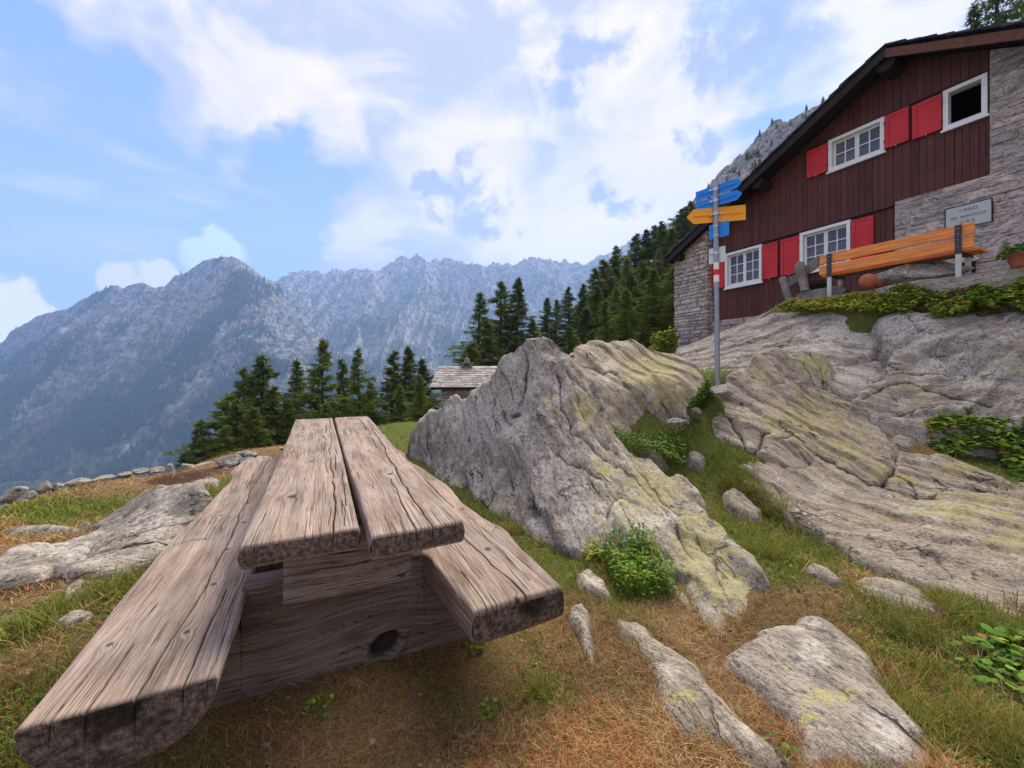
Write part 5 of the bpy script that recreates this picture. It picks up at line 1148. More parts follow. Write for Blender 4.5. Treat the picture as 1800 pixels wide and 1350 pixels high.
def make_crown(seed, h=10., dense=1., wide=1., lean=0., bare=.06, needle=1.):
    """returns trunk MB and crown arrays for a conifer of height 10 m"""
    r = np.random.default_rng(seed); V = []; A = []
    tr = MB(); pts = [(lean * (z / h) ** 2 * .8 + .06 * math.sin(z * .9 + seed), .05 * math.cos(z * .7 + seed), z) for z in np.linspace(-.4, h * .985, 12)]
    tr.tube(pts, [max(.008, .17 * (1 - z / h) ** .9 + .006) for z in np.linspace(0, h * .985, 12)], 7)
    cx = lambda z: lean * (z / h) ** 2 * .8 + .06 * math.sin(z * .9 + seed); cy = lambda z: .05 * math.cos(z * .7 + seed)
    nb_ = int(230 * dense); prof = r.uniform(.8, 1.15, 40)
    for b in range(nb_):
        t = bare + (1 - bare) * (b + r.uniform(0, 1)) / nb_; z = t * h * .985; az = r.uniform(0, 2 * math.pi)
        gap = .75 + .35 * vnoise(np.array([az * 1.2 + seed]), np.array([t * 7.]), seed=seed)[0]
        Lb = wide * (3.6 * (1 - t) ** 1.0 + .06) * r.uniform(.55, 1.12) * gap * prof[int(t * 39)]
        if t < .2: Lb *= .75 + t * 1.2
        up = .10 + .5 * t - .1 * r.random(); droop = .30 * (1 - t) + .05
        n = int((16 + 50 * Lb) * needle); s = np.sort(r.uniform(.08, 1, n)) ** .8
        dx_, dy_ = math.cos(az), math.sin(az)
        bz = z + Lb * (up * s - droop * s * s * 1.6); side = r.normal(0, 1, n) * (.05 + .20 * Lb * .45 * np.sin(np.clip(s, 0, .97) * math.pi) ** .7)
        px = cx(z) + dx_ * Lb * s - dy_ * side; py = cy(z) + dy_ * Lb * s + dx_ * side; pz = bz + r.normal(0, .035, n) - np.abs(side) * .15
        ln = r.uniform(.09, .22, n); wd = r.uniform(.012, .030, n) * 1.1
        a2 = az + r.normal(0, .8, n); tilt = r.normal(-.25, .55, n)
        d = np.stack([np.cos(a2) * np.cos(tilt), np.sin(a2) * np.cos(tilt), np.sin(tilt)], 1)
        q = np.cross(d, r.normal(size=(n, 3))); q /= np.linalg.norm(q, axis=1, keepdims=True) + 1e-9
        p0 = np.stack([px, py, pz], 1)
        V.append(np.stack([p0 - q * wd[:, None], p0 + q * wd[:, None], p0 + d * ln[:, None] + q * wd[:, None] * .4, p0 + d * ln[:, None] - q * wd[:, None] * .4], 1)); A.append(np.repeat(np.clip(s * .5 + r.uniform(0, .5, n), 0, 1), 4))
        # the twig itself
        e = np.array([[cx(z), cy(z), z], [cx(z) + dx_ * Lb, cy(z) + dy_ * Lb, z + Lb * (up - droop * 1.6)]]); mid = (e[0] + e[1]) / 2 + [0, 0, Lb * .1 * droop * 2]
        for a_, b_ in ((e[0], mid), (mid, e[1])):
            w2 = np.array([0, 0, .012]); V.append(np.stack([a_ - w2, b_ - w2 * .6, b_ + w2 * .6, a_ + w2])[None]); A.append(np.zeros(4))
    V = np.concatenate(V).reshape(-1, 3); f = np.arange(len(V)).reshape(-1, 4)
    return tr, V, f, np.concatenate(A)
TREES = []
for i, (nm, sd_, kw_, m_) in enumerate([('larch', 1, dict(), M_NEEDLE), ('larch', 2, dict(dense=.85, wide=.85), M_NEEDLE), ('spruce', 3, dict(wide=.8, dense=1.15), M_NEEDLE2), ('larch', 4, dict(wide=1.15, dense=.95, lean=.4), M_NEEDLE),
                                        ('larch', 5, dict(wide=.95, dense=1.1, bare=.02), M_NEEDLE), ('spruce', 6, dict(wide=1.0, dense=1.2), M_NEEDLE2), ('larch', 7, dict(wide=1.05, dense=.6, needle=.8, bare=.3), M_NEEDLE)]):
    tr, V, f, a = make_crown(sd_, **kw_)
    me_t = tr.build('trunk', M_BARK); me_c = mesh_np('crown', V, f, m_, attrs={'var': a}, smooth=False)
    TREES.append((nm, me_t.data, me_c.data)); D.objects.remove(me_t); D.objects.remove(me_c)
def tree(k, x, y, ztop, label, group, zb=None, wide=1., rot=None, h=None):
    nm, mt, mc = TREES[k]
    zb = float(gz(np.array([x]), np.array([y]))[0]) if zb is None else zb
    h = ztop - zb if h is None else h; s = h / 10.
    o = D.objects.new(nm, None); COL.objects.link(o); o.location = (x, y, zb); o.rotation_euler = (0, 0, random.uniform(0, 6.28) if rot is None else rot); o.scale = (s * wide, s * wide, s)
    tag(o, label, 'tree', group)
    for n_, me in (('trunk', mt), ('crown', mc)): c = D.objects.new(n_, me); COL.objects.link(c); c.parent = o
    return o
def ptree(k, u, v, Y, label, group, wide=1., base=None):
    p = P(u, v, Y); zb = float(gz(np.array([p[0]]), np.array([p[1]]))[0])
    if base is not None: zb = P(u, base, Y)[2]
    return tree(k, p[0], p[1], p[2], label, group, zb, wide * 1.35 * random.uniform(.88, 1.2))
GL = 'conifers beyond the table'
ptree(0, 427, 643, 22, 'tall dark larch left of the paired tops, second in the row beyond the table', GL, .95)
ptree(5, 459, 621, 21, 'darkest dense spruce in the row beyond the left bench', GL, 1.05)
ptree(1, 520, 627, 22, 'slender larch between the dark spruce and the tallest tree of the row', GL, .9)
ptree(0, 570, 593, 21, 'tallest larch of the row, standing straight beyond the table top', GL, 1.)
ptree(4, 603, 628, 22.5, 'larch close against the right side of the tallest one', GL, .95)
ptree(1, 630, 609, 21, 'narrow larch right of the table gap with open lower branches', GL, .95)
ptree(4, 692, 614, 22, 'left one of the two dense larches before the stone hut', GL, 1.0)
ptree(5, 720, 606, 23, 'taller dark conifer left of the stone hut', GL, .95)
ptree(2, 745, 628, 24, 'dark conifer whose top peeps out right behind the taller one near the hut', GL, 1.1)
ptree(4, 738, 657, 17.5, 'bright green young larch just left of the stone hut', GL, 1.02)
ptree(3, 385, 690, 19, 'broad leaning larch at the lower left of the row', GL, 1.02)
ptree(1, 352, 735, 18, 'small open larch at the left end of the row', GL, 1.02)
ptree(5, 322, 795, 17, 'tiny larch top poking up beyond the terrace stones', GL, 1.02)
ptree(4, 480, 675, 19.5, 'bushy larch filling the gap below the darkest spruce', GL, 1.02)
ptree(3, 660, 668, 20, 'bushy low larch between the narrow larch and the hut pair', GL, 1.02)
ptree(4, 555, 680, 24, 'low larch behind the tallest one', GL, 1.02)
ptree(5, 415, 700, 18, 'dark bushy conifer low in front of the second larch', GL, 1.02)
ptree(3, 605, 690, 24, 'low larch seen beneath the crown of the tallest neighbour', GL, 1.02)
for u, v, Y, lb_ in [(640, 690, 22, 'filler larch low under the narrow one'), (705, 675, 20, 'bushy larch low before the dense pair left of the hut'), (505, 700, 21, 'low larch between the dark spruce and the slender one'), (448, 712, 17.5, 'broad low larch closest to the far end of the left bench'), (575, 705, 19, 'broad low larch right behind the far table end'), (395, 745, 17, 'lowest broad larch behind the terrace cairn')]:
    ptree(4, u, v, Y, lb_.replace('filler', 'soft'), GL, 1.02)
GM = 'conifers behind the tallest boulder'
for k, u, v, Y, lb_, wd in [(1, 843, 511, 30, 'leftmost tall larch behind the hut roof', 1.1), (0, 880, 492, 31, 'second tall larch behind the hut, with an open top', 1.), (5, 909, 486, 30, 'dark tall spruce with a dense top above the tallest boulder', .95), (4, 858, 560, 27, 'fuller larch in front below the second tall one', 1.3),
                            (2, 962, 521, 36, 'slim dark spruce right of the dense-topped one', 1.1), (4, 938, 560, 30, 'bushy larch low beside the dense-topped spruce', 1.2), (1, 978, 525, 40, 'thin pale larch in the dip of the treeline', 1.), (0, 1000, 503, 36, 'larch at the foot of the rising treeline', 1.), (2, 1024, 497, 37, 'dark spruce beginning the climb of the treeline', 1.),
                            (3, 820, 600, 25, 'low larch at the left edge of the stand behind the hut', 1.2), (5, 905, 590, 28, 'dark conifer low behind the boulder top', 1.3), (5, 960, 585, 28, 'dark low conifer behind the notch between the boulders', 1.3)]:
    ptree(k, u, v, Y, lb_, GM, wd)
GS = 'larches on the slope'
LS = 'green larch in the dense stand on the slope behind the humped rock'
sl_ = [(1045, 470, 44), (1062, 455, 46), (1078, 448, 50), (1090, 430, 52), (1102, 452, 42), (1118, 410, 56), (1135, 402, 56), (1150, 395, 58), (1165, 388, 55), (1180, 400, 50), (1195, 365, 58), (1213, 352, 60), (1230, 352, 64), (1030, 540, 30), (1060, 530, 30), (1085, 505, 32), (1110, 480, 34), (1135, 455, 36),
       (1158, 440, 36), (1185, 430, 36), (1210, 420, 40), (1000, 570, 27), (1040, 580, 24), (1075, 560, 24), (1105, 555, 24), (1135, 535, 25), (1165, 520, 25), (1195, 510, 26), (1225, 480, 30), (1250, 440, 36), (1270, 400, 48), (1150, 490, 30), (1095, 590, 21), (1130, 580, 21), (1165, 575, 20), (1195, 560, 20), (1180, 470, 30), (1050, 500, 36), (1215, 540, 22)]
for i, (u, v, Y) in enumerate(sl_): ptree([0, 4, 5, 3, 1, 4, 2][i % 7], u, v, Y * .9, LS, GS, 1.32 + .25 * (i % 3) / 2)
for k, u, v, Y, lb_ in [(0, 1148, 470, 19, 'large bright larch standing forward of the slope stand, near the stone pier'), (3, 1186, 448, 19, 'large larch closest to the eave of the stone pier'), (4, 1100, 505, 19, 'full larch rising behind the humped rock'), (1, 1065, 525, 20, 'upright larch behind the left end of the humped rock')]: ptree(k, u, v, Y, lb_, GS, 1.15)
GR = 'trees above the lodge roof'
tree(6, *P(1755, -80, 26)[:2], P(1755, -80, 26)[2], 'tall open larch rising over the right end of the lodge roof', GR, wide=1.25, rot=.5)
tree(1, *P(1712, 4, 27)[:2], P(1712, 4, 27)[2], 'small larch left of the open one above the roof edge', GR, wide=1.1)
tree(6, *P(1806, -60, 27)[:2], P(1806, -60, 27)[2], 'larch cut by the right edge of the picture above the roof', GR, wide=1.2)
tree(1, *P(1418, 172, 110)[:2], P(1418, 172, 110)[2], 'lone larch on the crag behind the lodge roof', GR, wide=1.2, h=13)
tree(0, *P(1400, 195, 112)[:2], P(1400, 195, 112)[2], 'smaller larch beside the lone one on the crag', GR, wide=1.2, h=11)

# ---------------------------------------------------------------- mountains
def mountain_material(name, rock_a, rock_b, green_a, green_b, sc=1., treeline=0., scree=(.42, .42, .40), greenf=.5):
    m, n = mat(name); po = n.obj(); st = n.attr('st', 'Vector'); hf = n.attr('hrel')
    x, y, z = n.sep(po)
    a = n.noise(po, .011 * sc, 8, .68, .3); b = n.noise(po, .05 * sc, 6, .7); c_ = n.noise(n.v('MULTIPLY', st, (9., 1.2, 1)), 4.2, 8, .7, .4); d = n.noise(po, .004 * sc, 4, .55)
    geo = n.n('ShaderNodeNewGeometry').outputs['Normal']; nz = n.sep(geo)[2]
    rock = n.mix(n.ss(b, .36, .64), rock_a, rock_b); rock = n.mix(n.m('MULTIPLY', n.ss(c_, .5, .64), .75), rock, scree); rock = n.mix(n.m('MULTIPLY', n.ss(c_, .36, .47, 1., 0.), .6), rock, (.035, .037, .042))
    grn = n.mix(n.ss(b, .38, .62), green_a, green_b)
    gf = n.ss(addn(n, n.m('MULTIPLY', a, 1.1), n.m('MULTIPLY', d, .6), n.m('MULTIPLY', nz, .35), n.m('MULTIPLY', hf, -.55), greenf - .5), .72, 1.02)
    col = n.mix(gf, rock, grn)
    n.bsdf(col, .95, n.bump(addn(n, a, n.m('MULTIPLY', b, .5), n.m('MULTIPLY', c_, .7)), 1., 14 / sc), .05); return m
def mountain(name, ridge, Dr, Db, vb, m, jag=0., nu=620, nt=300, rough=1., seed=1, concave=1.15, back=.35, spurs=1., hb=None):
    """terrain sheet from a ridge line (photo u, v at distance Dr) down to (.., vb) at distance Db"""
    ru = np.array([q[0] for q in ridge]); rv = np.array([q[1] for q in ridge]); dr = np.array([q[2] if len(q) > 2 else Dr for q in ridge])
    uu = np.linspace(ru[0], ru[-1], nu); vv = np.interp(uu, ru, rv) - jag * np.clip(fbm(uu / 9., uu * 0, oct=4, seed=seed + 90, gain=.7, ridge=True) - .1, -.5, 1); DD = np.interp(uu, ru, dr)
    t = np.concatenate([-np.linspace(back, 0, 26)[:-1], np.linspace(0, 1, nt)])                 # negative: the far side
    Uu, T = np.meshgrid(uu, t); DD = DD[None, :]; ta = np.abs(T); tp = np.clip(T, 0, 1)
    Dd = DD + (Db - DD) * T
    zr = (V0 - vv) / F * DD[0]; zb = (V0 - vb) / F * Db
    prof = 1 - tp ** (1 / concave) if concave < 1 else (1 - tp) ** concave
    kk = np.ones(61) / 61; zs_ = np.convolve(np.pad(zr, 30, 'edge'), kk, 'valid'); bl = np.clip(tp / .14, 0, 1) ** .5; zr = zr[None, :] * (1 - bl) + zs_[None, :] * bl
    Z = zb + (zr - zb) * np.where(T >= 0, prof, 1 - ta * 1.5)
    X = (Uu - U0) / F * Dd; Yv = Dd.copy()
    sx = X * spurs / (DD * .07) + fbm(X / (DD * .2), Yv / (DD * .2), oct=3, seed=seed + 8) * 1.0
    ridg = fbm(sx * .55, T * 1.7, oct=5, seed=seed, gain=.55, ridge=True)
    iso = fbm(X / (DD * .022), Yv / (DD * .022), Z / (DD * .03), 5, seed + 3, .6, True)
    amp = np.minimum(ta * 7, 1) ** .8 * (1 - .3 * tp)
    Z = Z + DD * rough * (.052 * (ridg - .25) * amp + .0075 * (iso - .2) * np.minimum(ta * 30 + .04, 1)) * np.where(T >= 0, 1, .3)
    Z = Z + DD * .0022 * rough * fbm(X / (DD * .006), Yv / (DD * .006), oct=3, seed=seed + 6) * (ta > .002)
    st = np.stack([sx, T * 6, Z / DD], -1); hrel = np.clip((Z + H - zb) / (zr.max() - zb), 0, 1)
    V = np.stack([X, Yv, Z + H], -1)
    o = mesh_np(name, V.reshape(-1, 3), gridfaces(*X.shape, flip=True), m, attrs={'st': st.reshape(-1, 3), 'hrel': hrel.ravel()})
    tag(o, kind='structure'); return o, X, Yv, Z + H, T, hrel
M_MT1 = mountain_material('near_mountain', (.07, .066, .062), (.34, .32, .29), (.045, .052, .024), (.13, .125, .065), .8, greenf=.55, scree=(.52, .50, .46))
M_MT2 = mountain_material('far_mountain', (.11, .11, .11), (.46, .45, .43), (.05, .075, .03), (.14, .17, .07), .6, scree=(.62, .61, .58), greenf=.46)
M_CRAG = mountain_material('crag_rock', (.10, .10, .095), (.36, .35, .33), (.02, .035, .012), (.05, .075, .02), 5., greenf=.30)
R1 = [(-420, 640), (-200, 660), (-60, 640), (0, 610), (20, 582), (43, 570), (67, 555), (100, 547), (120, 543), (137, 531), (160, 520), (183, 509), (196, 502), (208, 503), (217, 507), (226, 502), (240, 499), (253, 497), (262, 503), (273, 508), (290, 505), (300, 494), (307, 485), (317, 484), (327, 480), (340, 471), (353, 463),
      (358, 458), (370, 455), (382, 455), (393, 452), (400, 453), (407, 451), (413, 452), (430, 463), (450, 477), (460, 485), (473, 492), (490, 500), (510, 533), (533, 560), (560, 587), (600, 618), (680, 655), (760, 700), (900, 760)]
mtn1 = mountain('mountain', R1, 1900, 900, 930, M_MT1, seed=3, concave=1.05, rough=1.35, jag=2.5, nu=760, nt=380)
R2 = [(380, 520), (450, 505), (490, 492), (500, 485), (510, 481), (525, 480), (543, 475), (549, 478), (560, 482), (570, 482), (578, 476), (581, 479), (585, 472), (588, 478), (593, 469), (597, 478), (600, 475), (604, 481), (613, 480), (620, 476), (630, 473), (637, 475), (643, 472), (652, 479), (663, 482), (672, 476), (680, 467), (690, 461), (696, 455),
      (705, 448), (711, 453), (717, 457), (725, 452), (733, 447), (741, 452), (748, 458), (757, 464), (763, 459), (770, 456), (790, 455), (800, 460), (813, 462), (825, 466), (835, 468), (847, 471), (857, 471), (863, 465), (870, 461), (876, 461), (880, 467), (890, 466), (903, 468), (912, 463), (921, 457), (930, 453), (942, 456), (950, 454), (960, 455), (975, 459),
      (985, 466), (988, 461), (993, 457), (1000, 462), (1012, 461), (1020, 465), (1028, 466), (1040, 458), (1047, 453), (1056, 450), (1067, 446), (1080, 443), (1100, 428), (1130, 412), (1160, 398), (1200, 385), (1300, 360), (1500, 330), (1800, 300)]
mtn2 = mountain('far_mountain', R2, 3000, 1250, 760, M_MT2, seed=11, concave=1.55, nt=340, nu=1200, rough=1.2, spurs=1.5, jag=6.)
R3 = [(1130, 470, 330), (1160, 430, 330), (1185, 395, 320), (1200, 374, 320), (1215, 366, 310), (1232, 345, 300), (1250, 338, 300), (1268, 316, 290), (1283, 296, 290), (1292, 292, 290), (1300, 280, 285), (1312, 262, 285), (1325, 252, 280), (1335, 240, 280), (1350, 234, 280), (1368, 226, 275), (1385, 216, 275), (1400, 206, 270), (1440, 190, 270), (1500, 180, 270), (1600, 175, 270), (1800, 170, 270)]
crag = mountain('crag', R3, 300, 105, 560, M_CRAG, nu=420, nt=220, seed=21, concave=.9, rough=1.1, spurs=.9)

# far-off forest on the mountains: one mesh of little spires per mountain
M_FOREST = needle_material('far_forest', (.008, .018, .008), (.024, .040, .013))
def forest(name, X, Y, Z, T, dens, n, hr, seed, wr=.19):
    r = np.random.default_rng(seed); idx = np.flatnonzero((T.ravel() >= .01)); w_ = dens.ravel()[idx] * (Y.ravel()[idx] / Y.max()) ** 1.; w_ = np.clip(w_, 0, None); w_ /= w_.sum()
    k = r.choice(idx, n, p=w_); nx = X.shape[1]
    dxs = (X.ravel()[np.minimum(k + 1, X.size - 1)] - X.ravel()[k]); dys = (Y.ravel()[np.minimum(k + nx, X.size - 1)] - Y.ravel()[k])
    x = X.ravel()[k] + r.uniform(-.5, .5, n) * np.abs(dxs); y = Y.ravel()[k] + r.uniform(-.5, .5, n) * np.abs(dys); z = Z.ravel()[k]
    h = r.uniform(hr[0], hr[1], n) * r.uniform(.6, 1, n); rad = h * r.uniform(wr * .8, wr * 1.2, n)
    ks = 5; V = np.zeros((n, ks * 2 + 2, 3)); ph = r.uniform(0, 6, n)
    for j in range(ks):
        a = ph + 2 * math.pi * j / ks; q = r.uniform(.7, 1.2, n)
        V[:, j] = np.stack([x + rad * q * np.cos(a), y + rad * q * np.sin(a), z + h * .05], 1); V[:, ks + j] = np.stack([x + rad * .72 * q * np.cos(a + .5), y + rad * .72 * q * np.sin(a + .5), z + h * .40], 1)
    V[:, 2 * ks] = np.stack([x, y, z + h * .66], 1); V[:, 2 * ks + 1] = np.stack([x, y, z + h], 1)
    f = []
    for j in range(ks): f.append([j, (j + 1) % ks, 2 * ks]); f.append([ks + j, ks + (j + 1) % ks, 2 * ks + 1])
    f = np.array(f); Fc = (f[None] + (np.arange(n) * (2 * ks + 2))[:, None, None]).reshape(-1, 3)
    o = mesh_np(name, V.reshape(-1, 3), Fc, M_FOREST, attrs={'var': np.repeat(r.uniform(0, .8, n), 2 * ks + 2)}, smooth=False)
    return tag(o, kind='stuff')
_, X, Y, Z, T, hr_ = mtn1
sxn = fbm(X / 130, T * 3.5, oct=4, seed=77); cl = fbm(X / 60, Y / 60, oct=3, seed=78)
dens = np.clip(.62 - hr_ * 1.5 + sxn * 2.9 + cl * 1.8, .0, 1.4) ** 1.8 + .006
forest('forest_on_mountain', X, Y, Z, T, dens, 30000, (17, 33), 5, .17)
_, X, Y, Z, T, hr_ = mtn2
sxn = fbm(X / 330, Y / 330, oct=4, seed=79); dens = np.clip(1.0 - hr_ * 3.2 + sxn * 1.4, .0, 1.5) ** 1.6
forest('forest_in_valley', X, Y, Z, T, dens, 13000, (11, 18), 6)
_, X, Y, Z, T, hr_ = crag
sxn = fbm(X / 25, Y / 25, oct=4, seed=80); dens = np.clip(.1 + sxn * 1.2, .0, 1.5) ** 1.4 + .01
forest('forest_on_crag', X, Y, Z, T, dens, 420, (3, 7), 8, .24)

# ---------------------------------------------------------------- the air between here and the mountains
zt_ = max(float(mtn2[3].max()), float(crag[3].max())) + 30; zb_ = min(float(GZ.min()), float(mtn1[3].min()), float(mtn2[3].min())) - 1
mb = MB(); mb.box(-5200, 5200, -600, 4700, zb_, zt_)
mh, nh_ = mat('haze'); vp = nh_.n('ShaderNodeVolumePrincipled'); vp.inputs['Color'].default_value = (.34, .56, 1, 1); vp.inputs['Density'].default_value = .00021; vp.inputs['Anisotropy'].default_value = .2
ov = nh_.n('ShaderNodeOutputMaterial'); nh_.t.links.new(vp.outputs[0], ov.inputs[1])
hz_ = mb.build('haze', mh); tag(hz_, kind='stuff')
# ---------------------------------------------------------------- grass, leaves and the stones along the terrace edge
def blade_material(name, rough=.7):
    m, n = mat(name); cl = n.attr('col', 'Vector'); po = n.obj()
    c = n.mix(n.noise(po, 130, 2), n.mix(1., cl, (.75, .75, .75), 'MULTIPLY'), n.mix(1., cl, (1.25, 1.25, 1.25), 'MULTIPLY'))
    bs = n.bsdf(c, rough, None, .2); tr = n.n('ShaderNodeBsdfTranslucent'); n.put(tr.inputs[0], c); mx = n.n('ShaderNodeMixShader'); mx.inputs[0].default_value = .3
    n.t.links.new(bs.outputs[0], mx.inputs[1]); n.t.links.new(tr.outputs[0], mx.inputs[2])
    out = [q for q in n.t.nodes if q.type == 'OUTPUT_MATERIAL'][0]; n.t.links.new(mx.outputs[0], out.inputs[0]); return m
M_BLADE = blade_material('grass_blades'); M_LEAF = blade_material('leaf', .78)
def blades(name, x, y, z, h, wd, lean, colr, rr, label=None, cat=None, kind='stuff', group=None, curl=.5, loc=None):
    n = len(x); az = rr.uniform(0, 2 * math.pi, n); dx_, dy_ = np.cos(az), np.sin(az); fa = az + math.pi / 2 + rr.normal(0, .5, n); wx, wy = np.cos(fa) * wd, np.sin(fa) * wd
    V = np.zeros((n, 7, 3))
    for j, (t, w_) in enumerate(((0, 1.), (.4, .85), (.75, .55))):
        off = lean * h * t + curl * lean * h * t * t; zz = h * t * np.sqrt(np.clip(1 - lean ** 2 * .8, .04, 1)) - curl * .25 * lean * h * t * t
        cx_, cy_ = x + dx_ * off, y + dy_ * off
        V[:, 2 * j] = np.stack([cx_ - wx * w_, cy_ - wy * w_, z + zz], 1); V[:, 2 * j + 1] = np.stack([cx_ + wx * w_, cy_ + wy * w_, z + zz], 1)
    off = lean * h + curl * lean * h; zz = h * np.sqrt(np.clip(1 - lean ** 2 * .8, .04, 1)) - curl * .25 * lean * h
    V[:, 6] = np.stack([x + dx_ * off, y + dy_ * off, z + zz], 1)
    b = (np.arange(n) * 7)[:, None]
    q = np.concatenate([b + np.array([[0, 1, 3]]), b + np.array([[0, 3, 2]]), b + np.array([[2, 3, 5]]), b + np.array([[2, 5, 4]]), b + np.array([[4, 5, 6]])])
    o = mesh_np(name, V.reshape(-1, 3), q, M_BLADE, attrs={'col': np.repeat(colr, 7, 0)}, smooth=False, loc=loc)
    return tag(o, label, cat, group, kind)
GREEN = np.array([[.075, .145, .012], [.15, .22, .020], [.23, .27, .032], [.33, .32, .055]])
DRY = np.array([[.38, .22, .085], [.48, .32, .14], [.27, .12, .04], [.19, .07, .024], [.54, .40, .21]])
def under_table(x, y):
    return np.zeros(x.shape, bool)
TALL = [(190, 1040, 45, .8), (70, 1110, 60, .8), (240, 1115, 60, .7), (150, 965, 30, .3), (330, 1005, 40, .5), (1375, 890, 45, 1.2), (1290, 845, 40, 1.1), (1405, 950, 40, 1.0), (1330, 945, 55, 1.0), (1250, 800, 40, .7), (1180, 780, 40, .7), (1600, 1100, 55, .8), (1560, 1215, 50, .7), (1745, 1290, 70, .9),
        (1700, 1165, 50, .9), (955, 1212, 28, .7), (1060, 1000, 50, .5), (890, 920, 40, .8), (1330, 860, 25, 1.2), (1660, 1085, 40, .9), (60, 1190, 60, .5), (100, 1300, 70, .5), (1770, 1080, 60, .6), (1640, 1180, 40, .8), (1100, 740, 40, .5), (1590, 600, 40, .4)]
TW = np.array([[*ghit(u, v)[:2], r_u, am] for u, v, r_u, am in TALL]); TWr = TW[:, 2] / F * TW[:, 1] * 1.0
def scatter(n, umin, umax, vmin, vmax, seed, power=1.):
    """random spots on the ground, spread evenly over what the eye sees of it"""
    rr = np.random.default_rng(seed)
    Yc = np.sort(1 / rr.uniform(1 / 16., 1 / .95, n)); tanx = rr.uniform((umin - U0) / F, (umax - U0) / F, n); rr.shuffle(tanx)
    x, y = tanx * Yc, Yc + rr.normal(0, .02, n)
    return x, y, rr
NG = 330000
x, y, rr = scatter(NG, -140, 1940, 600, 1400, 101)
g0, s0 = patch(x, y); zb_ = gz(x, y); ro = rock_over(x, y)
nz_ = fbm(x * 3, y * 3, oct=4, seed=61); nz2 = fbm(x * 11, y * 11, oct=3, seed=62)
gg = np.clip(g0 + nz_ * .55 + nz2 * .25, 0, 1)
tl = (TW[None, :, 3] * np.exp(-((x[:, None] - TW[None, :, 0]) ** 2 + ((y[:, None] - TW[None, :, 1]) / 1.3) ** 2) / TWr[None, :] ** 2)).max(1)
edge_rock = ro > zb_ - .10                       # next to a boulder grass stands a little taller
keep = (ro < zb_ + .028) & (rr.uniform(0, 1, NG) > np.clip(s0 * 1.25 + nz2 * .5 + np.clip(-nz_ * .9, 0, .6), 0, .94)) & (zb_ > H - 3.2)
# trodden bare ground under the table
tx = x * .9005 + y * .435; ty = -x * .435 + y * .9005
keep &= ~((tx > -.66) & (tx < .9) & (ty > 1.5) & (ty < 4.8) & (rr.uniform(0, 1, NG) > .35))
x, y, z, gg, tl, er, nz2 = x[keep], y[keep], zb_[keep], gg[keep], tl[keep], edge_rock[keep], nz2[keep]; n = len(x)
isg = rr.uniform(0, 1, n) < np.clip((gg - .22) * 1.9 + nz2 * .15, .10, .95)
dist = np.hypot(x, y)
hh = np.where(isg, rr.uniform(.016, .042, n), rr.uniform(.018, .052, n)) * (1 + .6 * np.clip((dist - 3) / 2, 0, 1.4)) + np.where(isg | (rr.uniform(0, 1, n) < .3), tl * rr.uniform(.03, .13, n), 0) + er * rr.uniform(0, .05, n)
lean = np.where(isg, rr.uniform(.15, .8, n), rr.uniform(.72, 1.0, n)); lean = np.where(tl > .3, rr.uniform(.2, .85, n), lean)
wd = np.clip(dist * .00055, .0009, .0040) * rr.uniform(.7, 1.5, n) * np.where(isg, 1.15, .8)
cg = GREEN[np.clip((rr.uniform(0, 3.2, n) + nz2 * 1.5 + (gg > .8) * .2).astype(int), 0, 3)]; cd = DRY[np.clip((rr.uniform(0, 5, n)).astype(int), 0, 4)]
redd = fbm(x * 1.3, y * 1.3, oct=3, seed=66); cd = cd * np.where(redd > .05, 1, 1.0)[:, None] * np.stack([np.ones(n), 1 - .14 * (redd > .1), 1 - .2 * (redd > .1)], 1)
yl = np.clip(1.15 - gg, 0, 1)[:, None]; cg = cg * (1 - yl * .5) + np.array([.26, .21, .06]) * yl * .5
dkn = fbm(x * 2.2, y * 2.2, oct=4, seed=91)[keep_i] if False else fbm(x * 2.2, y * 2.2, oct=4, seed=91)
cd = cd * np.clip(.9 + dkn * 1.1, .4, 1.25)[:, None]
colr = np.where(isg[:, None], cg, cd) * rr.uniform(.7, 1.2, n)[:, None]
blades('grass', x, y, z - .003, hh, wd, lean, colr, rr)

# clumps of taller grass that one can count
def tuft(u, v, hgt, rad, n, label, col=(1, 2), dry=.2, group='grass tufts', seed=0):
    p = ghit(u, v); rr = np.random.default_rng(900 + seed); a = rr.uniform(0, 6.28, n); q = np.sqrt(rr.uniform(0, 1, n)) * rad
    x, y = p[0] + q * np.cos(a), p[1] + q * np.sin(a) ; z = gz(x, y) - .005
    h = hgt * rr.uniform(.45, 1., n) * (1 - .3 * q / rad); isd = rr.uniform(0, 1, n) < dry
    c = np.where(isd[:, None], DRY[rr.integers(0, 2, n)], GREEN[np.clip(rr.integers(col[0] - 1, col[1] + 1, n), 0, 3)]) * rr.uniform(.75, 1.15, n)[:, None]
    return blades('grass_tuft', x, y, z, h, np.clip(p[1] * .0006, .0012, .004) * rr.uniform(.8, 1.5, n), rr.uniform(.15, .85, n), c, rr, label, 'grass tuft', 'thing', group, loc=(p[0], p[1], float(gz(p[0:1], p[1:2])[0])))
